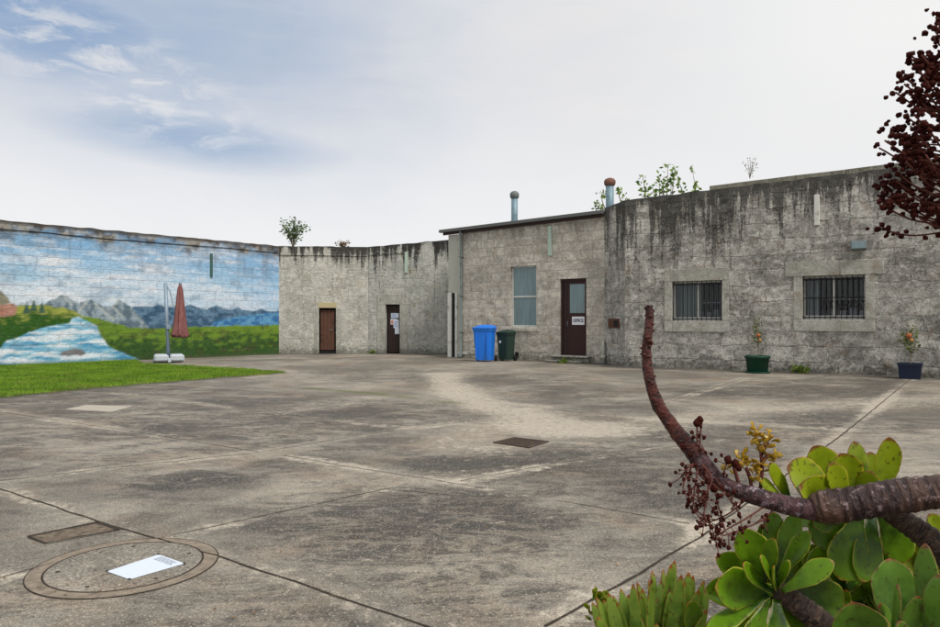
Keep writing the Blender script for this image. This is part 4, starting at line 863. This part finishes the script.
o=quad_plate('cover_slab',[(31,537.3),(97,524.2),(115,530.2),(46,543)],.001,.006,M['gravel']); o.parent=fr_; o.matrix_parent_inverse=Matrix.Translation(-fr_.location)
def strip(m,pl,w,z):
    g=[G(x,y) for x,y in pl]
    for a,b in zip(g[:-1],g[1:]):
        t=(b-a).normalized(); nn=Vector((-t.y,t.x,0))*w; m.add([a+nn,a-nn,b-nn,b+nn],[(0,1,2,3)]); 
    m.v=[(v[0],v[1],z) for v in m.v]
m=MB(); strip(m,[(28,537.5),(98,523),(119,530.3)],.017,.008); strip(m,[(119,530.3),(46,544.2),(28,537.5)],.008,.008); o=m.build('edge_frame',M['joint']); o.parent=fr_; o.matrix_parent_inverse=Matrix.Translation(-fr_.location)
# drain grate
gc=G(520,443); gr=empty('drain_grate',gc,0,'rusty square drain grate in the middle of the yard','drain grate')
gg=[G(493,443),G(514,438),G(549,442),G(529,448.3)]
def gb(u,v,z=0): 
    p=gg[0].lerp(gg[3],u).lerp(gg[1].lerp(gg[2],u),v)-gc; p.z=z; return p
m=MB(); 
for u0,u1,v0,v1 in ((0,1,0,.07),(0,1,.93,1),(0,.07,.07,.93),(.93,1,.07,.93)):
    q=[gb(u0,v0),gb(u1,v0),gb(u1,v1),gb(u0,v1)]; m.add([(p.x,p.y,z) for z in (0,.012) for p in q],[(4,5,6,7),(0,1,5,4),(1,2,6,5),(2,3,7,6),(3,0,4,7)])
m.build('frame',M['grate'],gr); q=[gb(.07,.07),gb(.93,.07),gb(.93,.93),gb(.07,.93)]; MB().add([(p.x,p.y,.004) for p in q],[(0,1,2,3)]).build('pit',M['joint'],gr)
m=MB()
for k in range(11):
    u=.1+.8*k/10; q=[gb(u-.022,.07),gb(u+.022,.07),gb(u+.022,.93),gb(u-.022,.93)]; m.add([(p.x,p.y,z) for z in (.004,.010) for p in q],[(4,5,6,7),(0,1,5,4),(2,3,7,6),(1,2,6,5),(3,0,4,7)])
m.build('bars',M['grate'],gr)
tag(quad_plate('concrete_patch',[(65,409.5),(86,405.2),(133,406.2),(112,412)],.0,.005,M['patch']),'pale square cement patch in the slabs near the lawn','cement patch',kind='structure')
# fallen leaf litter: too many to count, tiny
m=MB(); rs=random.Random(8)
for k in range(240):
    p=G(rs.uniform(0,940),320+rs.uniform(55,300)**1.0); a=rs.uniform(0,6.28); l=rs.uniform(.008,.022); d=Vector((math.cos(a),math.sin(a),0)); s=Vector((-d.y,d.x,0))
    if p.x<-4 and p.y>11: continue
    m.add([p+Vector((0,0,.006)),p+d*l*.5+s*l*.3+Vector((0,0,.012)),p+d*l+Vector((0,0,.008)),p+d*l*.5-s*l*.3+Vector((0,0,.007))],[(0,1,2,3)],[(rs.random(),0,0,1)]*4)
tag(m.build('leaf_litter',M['dry']),'scattered small dry leaf fragments over the concrete','leaf litter',kind='stuff')

# ------------------------------------------------------------------ foreground succulents
def leaf(mb, base, tip, width, normal, cup=.25, curl=.1, thick=.005, narrow=.28, peak=.68, rnd=None, nr=15, ns=14):
    base,tip=Vector(base),Vector(tip); d=tip-base; L=d.length; d.normalize(); n=Vector(normal); n=(n-d*n.dot(d)).normalized(); s=d.cross(n)
    vs=[];cols=[]; rnd=random.random() if rnd is None else rnd
    tl=[0,.08,.18,.3,.42,.54,.64,.73,.81,.88,.93,.965,.985,.997,1.0][:nr]
    for t in tl:
        if t<peak: k=t/peak; w=narrow+(1-narrow)*(k*k*(3-2*k))
        else: k=(t-peak)/(1-peak); w=max(0.012,(1-k**1.9))**.62
        w*=width/2; c=base+d*(L*t)+n*(curl*L*(t*t-.3*t))
        th=thick*(.55+.45*(1-t))*min(1,w/(width*.22))
        for k in range(ns):
            a=2*math.pi*k/ns; x=math.cos(a); wob=1+(.035*math.sin(9*t+rnd*20+x)+.03*math.sin(23*t+rnd*50+2*x))*abs(x)
            p=c+s*(x*w*wob)+n*(math.sin(a)*th+cup*w*(x*x)*1.0); vs.append(p); e=abs(x)**5; e=max(e,max(0,(t-.9)/.1)); cols.append((e,t,rnd,1))
    m=len(tl); fs=[(i*ns+k,i*ns+(k+1)%ns,(i+1)*ns+(k+1)%ns,(i+1)*ns+k) for i in range(m-1) for k in range(ns)]; fs+=[tuple(range(ns))[::-1],tuple((m-1)*ns+k for k in range(ns))]
    mb.add(vs,fs,cols,True)
def rosette(spec, name, mat, parent, origin, D0, nrm=(0,-1,.35)):
    mb=MB()
    for s in spec:
        bx,by,tx_,ty,w=s[:5]; db,dt=(s[5],s[6]) if len(s)>6 else (0,0); n=s[7] if len(s)>7 else nrm
        n=Vector(n)+Vector((random.gauss(0,.15),random.gauss(0,.1),random.gauss(0,.15)))
        leaf(mb,P(bx,by,D0+db)-origin,P(tx_,ty,D0+dt)-origin,w/F*(D0+dt)*random.uniform(.82,1.0),n,cup=random.uniform(.12,.4),curl=random.uniform(-.05,.22),thick=.0036)
    return mb.build(name,mat,parent)
# plant 1: big branched succulent
O1=Vector((.78,1.02,0)); p1=empty('succulent_plant',O1,0,'large branching succulent with long curved bare branch and green rosettes','succulent','foreground succulents')
def pr(pl): return [(P(x,y,dd)-O1,w*.92/2/F*dd) for x,y,w,dd in pl]
def limb(pl,name,mat,k=8,n=18,bump=None,parent=p1,scars=0):
    q=crom([tuple(v)+(r,) for v,r in pr(pl)],k); m=MB(); rq=random.Random(5)
    for i in range(scars):
        a=q[int(rq.random()*(len(q)-1))]; an=rq.uniform(0,6.28); m.blob(Vector(a[:3])+Vector((math.cos(an)*a[3]*.96,math.sin(an)*a[3]*.96,0)),rq.uniform(.0022,.0042),6,.6,.3)
    m.tube([Vector(a[:3]) for a in q],[a[3] for a in q],n,True,bump); return m.build(name,mat,parent)
knob=lambda L,a: 1+.09*max(0,mnoise.noise(Vector((L*110,math.cos(a)*1.3,math.sin(a)*1.3))))*2+.05*mnoise.noise(Vector((L*25,math.cos(a),math.sin(a))))
b1=limb([(649,306,7,1.10),(649.5,318,9,1.10),(648,334,9.5,1.09),(646.5,352,10,1.09),(649,376,11.5,1.08),(656,400,13,1.07),(667,419,14,1.06),(680,436,16,1.05),(691,449,18,1.04),(701,462,20,1.03)],'young_branch',M['bark_red'],10,16,knob,scars=64)
b2=limb([(698,458,18,1.031),(706,469,21,1.025),(717,480,19,1.02),(734,489,17,1.01),(752,495,19,1.0),(775,502,20,.99),(800,508,22,.985),(819,510,24,.98)],'grey_branch',M['bark_grey_red'],10,18,lambda L,a:1+.08*mnoise.noise(Vector((L*30,math.cos(a),math.sin(a)))))
ringb=lambda L,a: 1+.035*math.sin(L*520+1.5*math.sin(a*2)+3*mnoise.noise(Vector((L*20,0,0))))+.06*mnoise.noise(Vector((L*22,math.cos(a),math.sin(a))))
b3=limb([(812,509,26,.981),(819,508,34,.98),(830,507,37,.975),(850,504,37,.97),(875,500,38,.96),(900,496,38,.955),(925,493,36,.95),(945,492,36,.945),(985,500,38,.94),(1030,545,42,.93)],'main_branch',M['bark'],12,24,ringb)
scaly=lambda L,a: 1+.13*abs(math.sin(L*300+1.2*math.sin(a)))+.05*mnoise.noise(Vector((L*40,math.cos(a),math.sin(a))))
b4=limb([(888,512,18,1.0),(900,519,21,.995),(917,530,24,.99),(937,546,26,.98),(965,575,30,.97),(1010,620,36,.95)],'scaly_branch',M['bark_scaly'],14,18,scaly)
b5=limb([(778,590,18,1.0),(792,600,22,1.0),(815,618,25,.99),(850,650,28,.98),(930,720,34,.97)],'lower_branch',M['bark_scaly'],14,18,scaly)
m=MB(); t0=P(1030,545,.93)-O1; q=crom([tuple(t0)+(.028,),(.18,-.05,.86,.03),(.1,0,.5,.036),(0,0,.1,.045),(0,0,-.05,.05)],8); m.tube([Vector(a[:3]) for a in q],[a[3] for a in q],18,True,ringb)
q=crom([tuple(P(1010,620,.95)-O1)+(.024,),(.1,0,.7,.03),(.06,0,.45,.035)],8); m.tube([Vector(a[:3]) for a in q],[a[3] for a in q],16,True,scaly)
q=crom([tuple(P(930,720,.97)-O1)+(.022,),(.02,0,.55,.03),(.02,0,.3,.035)],8); m.tube([Vector(a[:3]) for a in q],[a[3] for a in q],16,True,scaly); m.build('trunk',M['bark'],p1)

R1=[(778,588,716,557,30,.03,.02),(780,590,703,592,30,.04,.05),(772,575,772,513,24,.05,.08),(770,580,741,529,38,.01,.0),(772,590,711,586,46,.0,-.03),(765,582,778,536,20,.0,-.03,(-.9,-.5,.1)),
    (775,582,799,517,26,.03,.06,(-.5,-1,.2)),(778,578,812,532,22,.02,.0,(-.6,-.8,.6)),(782,592,834,562,26,-.01,-.02,(0,-.5,1)),(768,596,706,634,26,-.01,-.05,(.2,-.5,1)),(768,598,742,660,30,-.01,-.05),(776,600,778,668,40,.0,-.04),
    (782,600,808,655,40,.03,.02),(790,592,842,606,44,.06,.08),(776,586,758,556,16,-.02,-.05,(.5,-.8,.6)),(778,588,790,560,14,-.02,-.04,(-.6,-.6,.6)),(776,590,768,566,13,-.02,-.04,(.1,-.6,.8))]
R1+=[(800,575,828,549,20,.04,.05),(815,575,806,552,20,.05,.05),(780,588,735,545,30,.07,.08),(780,588,757,524,28,.07,.09),(786,586,820,548,28,.06,.08),(784,590,733,610,32,.05,.05),(782,590,792,540,22,.05,.07),(772,592,735,566,22,-.02,-.045,(.3,-.8,.8))]
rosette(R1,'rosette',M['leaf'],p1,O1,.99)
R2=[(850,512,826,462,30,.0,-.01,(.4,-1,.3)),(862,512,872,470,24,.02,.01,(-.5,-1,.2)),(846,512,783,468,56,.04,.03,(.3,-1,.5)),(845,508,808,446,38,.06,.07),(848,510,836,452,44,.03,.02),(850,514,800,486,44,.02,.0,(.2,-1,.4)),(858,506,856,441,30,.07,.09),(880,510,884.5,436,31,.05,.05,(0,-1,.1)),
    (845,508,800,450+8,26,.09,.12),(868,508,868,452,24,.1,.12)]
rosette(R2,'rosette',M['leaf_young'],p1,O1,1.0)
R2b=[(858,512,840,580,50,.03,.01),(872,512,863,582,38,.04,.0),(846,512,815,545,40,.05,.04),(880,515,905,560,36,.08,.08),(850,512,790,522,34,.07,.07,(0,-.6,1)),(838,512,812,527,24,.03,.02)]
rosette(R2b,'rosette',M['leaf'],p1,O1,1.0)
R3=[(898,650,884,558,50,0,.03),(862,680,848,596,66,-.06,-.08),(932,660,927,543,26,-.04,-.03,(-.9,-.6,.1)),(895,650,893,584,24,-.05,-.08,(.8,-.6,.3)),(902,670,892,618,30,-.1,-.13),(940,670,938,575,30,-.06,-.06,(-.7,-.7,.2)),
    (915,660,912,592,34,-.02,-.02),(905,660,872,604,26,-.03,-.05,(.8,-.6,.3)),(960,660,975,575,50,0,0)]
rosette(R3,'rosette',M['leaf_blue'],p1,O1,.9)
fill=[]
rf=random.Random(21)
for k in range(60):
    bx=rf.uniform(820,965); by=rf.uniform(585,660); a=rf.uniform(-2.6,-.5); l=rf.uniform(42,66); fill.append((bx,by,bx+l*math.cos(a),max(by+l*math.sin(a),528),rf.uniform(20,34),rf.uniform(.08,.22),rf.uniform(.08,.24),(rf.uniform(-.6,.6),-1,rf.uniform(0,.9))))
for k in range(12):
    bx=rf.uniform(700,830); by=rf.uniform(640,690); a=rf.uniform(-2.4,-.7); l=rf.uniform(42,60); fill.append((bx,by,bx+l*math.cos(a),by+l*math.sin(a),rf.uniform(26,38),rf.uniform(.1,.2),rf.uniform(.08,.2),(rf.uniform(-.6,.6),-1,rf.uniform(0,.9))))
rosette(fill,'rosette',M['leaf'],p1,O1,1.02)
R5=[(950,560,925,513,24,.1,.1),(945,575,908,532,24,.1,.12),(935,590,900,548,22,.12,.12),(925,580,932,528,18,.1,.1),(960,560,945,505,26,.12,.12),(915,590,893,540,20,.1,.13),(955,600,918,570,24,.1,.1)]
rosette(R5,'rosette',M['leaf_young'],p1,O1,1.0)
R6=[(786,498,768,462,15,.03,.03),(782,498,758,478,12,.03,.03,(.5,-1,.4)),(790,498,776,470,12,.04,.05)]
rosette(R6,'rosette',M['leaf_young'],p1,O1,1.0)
# dried panicle hanging under the branch
st=MB(); bu=MB(); rs=random.Random(31)
def twig(pl,r,nb,mb_s,mb_b,O,br=.0026,side=True):
    q=crom(pl,6); pts=[P(*a)-O for a in q]; mb_s.tube(pts,[r*(1-.5*i/len(pts)) for i in range(len(pts))],5)
    for k in range(nb):
        i=rs.randrange(len(pts)//4,len(pts)); p=pts[i]; e=p+Vector((rs.gauss(0,.008),rs.gauss(0,.01),rs.gauss(-.002,.008)))
        if side: mb_s.tube([p,e],[.0007,.0006],4)
        mb_b.blob(e,br*rs.uniform(.6,1.3),6,1.1,.3)
for pl,nb in [([(697,455,1.03),(690,470,1.02),(683,488,1.0),(692,500,.99)],16),([(700,462,1.03),(696,480,1.0),(694,505,.99),(705,518,.98)],22),([(704,466,1.02),(708,490,.99),(704,515,.98),(712,527,.98)],20),
   ([(712,474,1.02),(716,496,1.0),(722,520,1.0)],12),([(715,478,1.01),(728,497,.99),(738,512,.98)],12),([(700,462,1.03),(688,468,1.02),(680,478,1.03)],10),([(745,500,1.0),(728,514,1.0),(706,522,1.01),(695,512,1.02)],10),
   ([(777,506,.99),(762,520,.98),(742,529,.97),(722,536,.96)],16),([(768,504,.99),(745,519,.98),(722,532,.97),(712,540,.97)],12),([(722,520,1.0),(724,532,.98),(712,536,.98)],8),([(697,418,1.03),(697,440,1.03),(696,452,1.03)],7),([(702,420,1.03),(700,438,1.03),(699,455,1.03)],8),
   ([(702,464,1.0),(712,480,.98),(700,500,.97),(690,495,.97)],16),([(730,487,1.01),(724,475,1.01),(727,462,1.0)],7)]:
    twig(pl,.0014,nb,st,bu,O1)
for p in [(735,463,1.0),(738,467,1.0),(728,460,1.0),(714,488,.98),(705,497,.98),(697,423,1.03),(700,420,1.03)]: bu.blob(P(*p)-O1,.0055,7,1.2,.3)
o=st.build('dried_flower_stalk',M['seed_stem'],p1); bo=bu.build('dried_buds',M['seed'],o); tag(bo,kind='stuff')
# scars and stubs along the young branch
# yellow flowering shoot
fl=MB(); fs_=MB(); rs=random.Random(41)
for pl in ([(760,492,1.03),(762,470,1.03),(761,450,1.03)],[(752,492,1.03),(750,478,1.03),(746,468,1.03)],[(761,465,1.03),(768,455,1.03),(773,458,1.03)],[(761,455,1.03),(768,442,1.03)],[(740,488,1.02),(736,474,1.02),(733,462,1.02)]):
    q=crom(pl,5); fs_.tube([P(*a)-O1 for a in q],[.0028]*len(q),6)
for cx,cy,n,sp in ((758,438,26,7),(767,441,12,5),(762,449,14,6),(773,458,9,4),(748,464,16,6),(741,461,8,5),(757,468,14,6),(728,466,7,4),(755,476,8,5)):
    for k in range(n):
        p=P(cx+rs.gauss(0,sp*.6),cy+rs.gauss(0,sp*.6),1.03+rs.gauss(0,.008))-O1; d=Vector((rs.gauss(0,1),rs.gauss(-.3,1),rs.gauss(.7,.7))).normalized()
        leaf(fl,p,p+d*rs.uniform(.008,.015),rs.uniform(.004,.007),(rs.gauss(0,1),-1,.3),.3,.1,.0012,nr=15,ns=6)
o=fs_.build('flower_shoot',M['seed_stem'],p1); fo=fl.build('yellow_florets',M['floret'],o); tag(fo,kind='stuff')

# plant 2: low clump of narrow pointed leaves, lower left
O2=Vector((P(650,650,1.15).x,1.15,0)); p2=empty('succulent_plant',O2,0,'low clump of narrow upright succulent leaves in the bottom foreground, left of the rosettes','succulent','foreground succulents')
N1=[]
for tx_,ty,w in [(592,603,14),(600,598,13),(609,596,15),(617,601,12),(621,589,14),(629,594,15),(634,583,14),(642,588,15),(648,577,15),(655,571,15),(661,580,14),(668,563,17),(675,560,16),(681,572,15),(690,573,20),(696,588,18),(702,579,13),(708,590,16),(686,595,16),(672,590,15),(658,598,14),(644,604,14),(630,606,14),(612,612,16),(596,615,14),(662,612,12),(688,606,16),(676,604,12),(600,622,14),(704,608,18),(716,612,18),(640,618,14),(655,622,16)]:
    bx=648+(tx_-648)*.55; by=668+random.uniform(-6,6); dd=random.uniform(-.05,.07); N1.append((bx,by,tx_,ty,w,dd*.5,dd,(random.uniform(-.9,.9),-1,.3)))
mb=MB()
for bx,by,tx_,ty,w,db,dt,n in N1+[(a[0]+5,a[1],a[2]+random.uniform(-9,9),a[3]+random.uniform(0,14),a[4]*.8,a[5]+.03,a[6]+.04,a[7]) for a in N1]: leaf(mb,P(bx,by,1.15+db)-O2,P(tx_,ty,1.15+dt)-O2,w/F*1.15*.88,n,cup=.35,curl=random.uniform(-.12,.12),thick=.0055,narrow=.55,peak=.55)
mb.build('leaves',M['leaf_narrow'],p2)
mb=MB()
for k in range(26):
    bx=random.uniform(588,612); p=P(bx,random.uniform(596,622),1.2); d=Vector((random.gauss(0,.7),random.gauss(0,.5),1)).normalized(); leaf(mb,p-O2,p+d*.018-O2,.009,(random.gauss(0,1),-1,.2),.3,.1,.002,ns=8)
mb.build('small_leaves',M['leaf_young'],p2)
m=MB(); 
for dx in (-.06,-.02,.03,.07): m.tube([(dx*.5,0,-.03),(dx*.8,.01,.4),(dx,0,.85)],[.014,.012,.01],10,True,scaly)
m.build('stem',M['bark_scaly'],p2)

# plant 3: tall dried flower spike, upper right
O3=Vector((P(975,300,.98).x,.98,0)); p3=empty('dried_flower_spike',O3,0,'dark red brown dried flower spike hanging in at the upper right edge','flower spike')
st=MB(); bu=MB(); rs=random.Random(51)
axis=[P(985,1100,.98)-O3,P(980,500,.98)-O3,P(975,230,.98)-O3,P(966,100,.98)-O3,P(955,14,.98)-O3]; axis[0].z=-.03
q=[Vector(a) for a in crom([tuple(a) for a in axis],8)]; st.tube(q,[.009-.007*i/(len(q)-1) for i in range(len(q))],8)
for k in range(215):
    yv=rs.uniform(22,222); t=(yv-10)/212; ax=955+20*t**1; R_=18+92*t**.85
    if 112<yv<128 and rs.random()<.5: continue
    R_*=rs.uniform(.65,1.03); a=rs.uniform(0,2*math.pi); D_=.98
    root=P(ax+2,min(yv+6+34*t,230-8*rs.random()),D_)-O3; r=R_/F*D_; tip=P(ax,yv-6+10*t*(rs.random()-.2),D_)-O3+Vector((math.cos(a)*r,math.sin(a)*r*.8,0))
    mid=root.lerp(tip,.6)+Vector((0,0,-.012)); c=[Vector(v) for v in crom([tuple(root),tuple(mid),tuple(tip)],5)]; st.tube(c,[.0013]*len(c),5)
    for j in range(int(4+13*t)):
        s=(.9+.1*rs.random()) if rs.random()<.5 else .15+.85*rs.random()**.6; i=min(len(c)-2,int(s*(len(c)-1))); p=c[i].lerp(c[i+1],rs.random())+Vector((rs.gauss(0,.007),rs.gauss(0,.007),rs.gauss(0,.006)+.002)); bu.blob(p,rs.uniform(.0024,.0048),6,.9,.35)
st.build('stem',M['seed_stem'],p3); bo=bu.build('dried_buds',M['seed'],p3); tag(bo,kind='stuff')
# planting bed the plants grow from (behind the bottom edge of the frame)
bed=MB(); poly=[(.1,.1),(2.4,.1),(2.4,1.5),(.1,1.5)]; bed.add([(x,y,.012) for x,y in poly],[(0,1,2,3)]); tag(bed.build('garden_bed',M['soil']),'dark soil bed under the foreground succulents','garden bed',kind='structure')

# ------------------------------------------------------------------ sky, sun, camera
SUN_EL, SUN_AZ = math.radians(52), math.radians(138)      # azimuth from +Y towards +X
w=bpy.data.worlds.new('World'); S.world=w; w.use_nodes=True; nt=w.node_tree; nt.nodes.clear()
n=NT.__new__(NT); n.t=nt
out=nt.nodes.new('ShaderNodeOutputWorld'); bg=nt.nodes.new('ShaderNodeBackground'); nt.links.new(bg.outputs[0],out.inputs[0])
sk=nt.nodes.new('ShaderNodeTexSky'); sk.sky_type='NISHITA'; sk.sun_disc=False; sk.sun_elevation=SUN_EL; sk.sun_rotation=SUN_AZ; sk.air_density=1.2; sk.dust_density=1.5; sk.ozone_density=2
tc=nt.nodes.new('ShaderNodeTexCoord').outputs['Generated']; s=n.sep(tc)
az=n.math('ARCTAN2',s[0],s[1]); el=n.math('ARCSINE',s[2])
vv=n.comb(az,n.math('MULTIPLY',el,1.6),0.0)
def dirpx(px,py): x=(px-CX)/F; z=(HY-py)/F; return math.atan2(x,1),math.atan2(z,math.hypot(x,1))
def blobm(px,py,ra,re,soft_lo=.3,soft_hi=1.15,rot=0.0):
    a0,e0=dirpx(px,py); dx=n.math('SUBTRACT',az,a0); dy=n.math('SUBTRACT',el,e0)
    if rot:
        c,s_=math.cos(rot),math.sin(rot); dx2=n.math('ADD',n.math('MULTIPLY',dx,c),n.math('MULTIPLY',dy,s_)); dy=n.math('SUBTRACT',n.math('MULTIPLY',dy,c),n.math('MULTIPLY',dx,s_)); dx=dx2
    dx=n.math('DIVIDE',dx,ra); dy=n.math('DIVIDE',dy,re); r=n.math('SQRT',n.math('ADD',n.math('MULTIPLY',dx,dx),n.math('MULTIPLY',dy,dy)))
    r=n.math('ADD',r,n.math('MULTIPLY',n.math('SUBTRACT',big,.5),.7)); return n.ss(soft_hi,soft_lo,r)
big=n.noise(vv,3.0,6,.55,.3); str_=n.noise(n.mapping(vv,(1.3,4.0,1)),3.2,8,.6,.6); wis=n.noise(n.mapping(vv,(1.6,3.0,1),(3,1,0)),9,8,.65,.5)
m1=blobm(120,-50,.52,.29,.05,1.2,-.2); m2=blobm(190,138,.22,.045,.1,1.4,-.06); m3=blobm(40,20,.22,.10,.1,1.2)
blue=n.math('MAXIMUM',n.math('MULTIPLY',m1,.66),n.math('MULTIPLY',m2,.7)); blue=n.math('MAXIMUM',blue,n.math('MULTIPLY',m3,.9))
ww=n.math('MULTIPLY',blobm(105,72,.24,.07,.2,1.2,-.35),n.ss(.44,.66,wis)); blue=n.math('MULTIPLY',blue,n.math('MULTIPLY_ADD',ww,-.75,1.0)); blue=n.math('MULTIPLY',blue,n.ss(.75,.35,str_,.82,1.0))
tint=n.mix(n.ss(.35,.7,str_),(7.5,7.6,7.85,1),(7.9,7.85,7.95,1)); hz=n.ss(.35,.10,el); tint=n.mix(hz,tint,(8.7,8.75,8.9,1)); rt=n.math('MULTIPLY',n.ss(.1,.55,az),n.ss(.1,.35,el)); tint=n.mix(rt,tint,(8.9,8.9,8.85,1))
skc=n.mix(.8,sk.outputs[0],(2.0,3.5,5.9,1)); colr=n.mix(blue,tint,skc)
nt.links.new(colr,bg.inputs[0]); bg.inputs[1].default_value=.1

sd=bpy.data.lights.new('sun','SUN'); sd.energy=2.8; sd.angle=math.radians(18); sd.color=(1,.96,.9); so=bpy.data.objects.new('sun',sd); COL.objects.link(so)
dv=Vector((math.sin(SUN_AZ)*math.cos(SUN_EL),math.cos(SUN_AZ)*math.cos(SUN_EL),math.sin(SUN_EL))); so.rotation_euler=dv.to_track_quat('Z','Y').to_euler(); so.location=dv*40
cam=bpy.data.cameras.new('camera'); cam.sensor_width=36; cam.lens=F/940*36; cam.shift_y=(HY-313.5)/940; cam.clip_start=.05; cam.clip_end=3000
co=bpy.data.objects.new('camera',cam); COL.objects.link(co); co.location=(0,0,H); co.rotation_euler=(math.pi/2,0,0); S.camera=co
S.view_settings.view_transform='Standard'; S.view_settings.look='None'; S.view_settings.exposure=0; S.view_settings.gamma=1; S.view_settings.use_curve_mapping=False
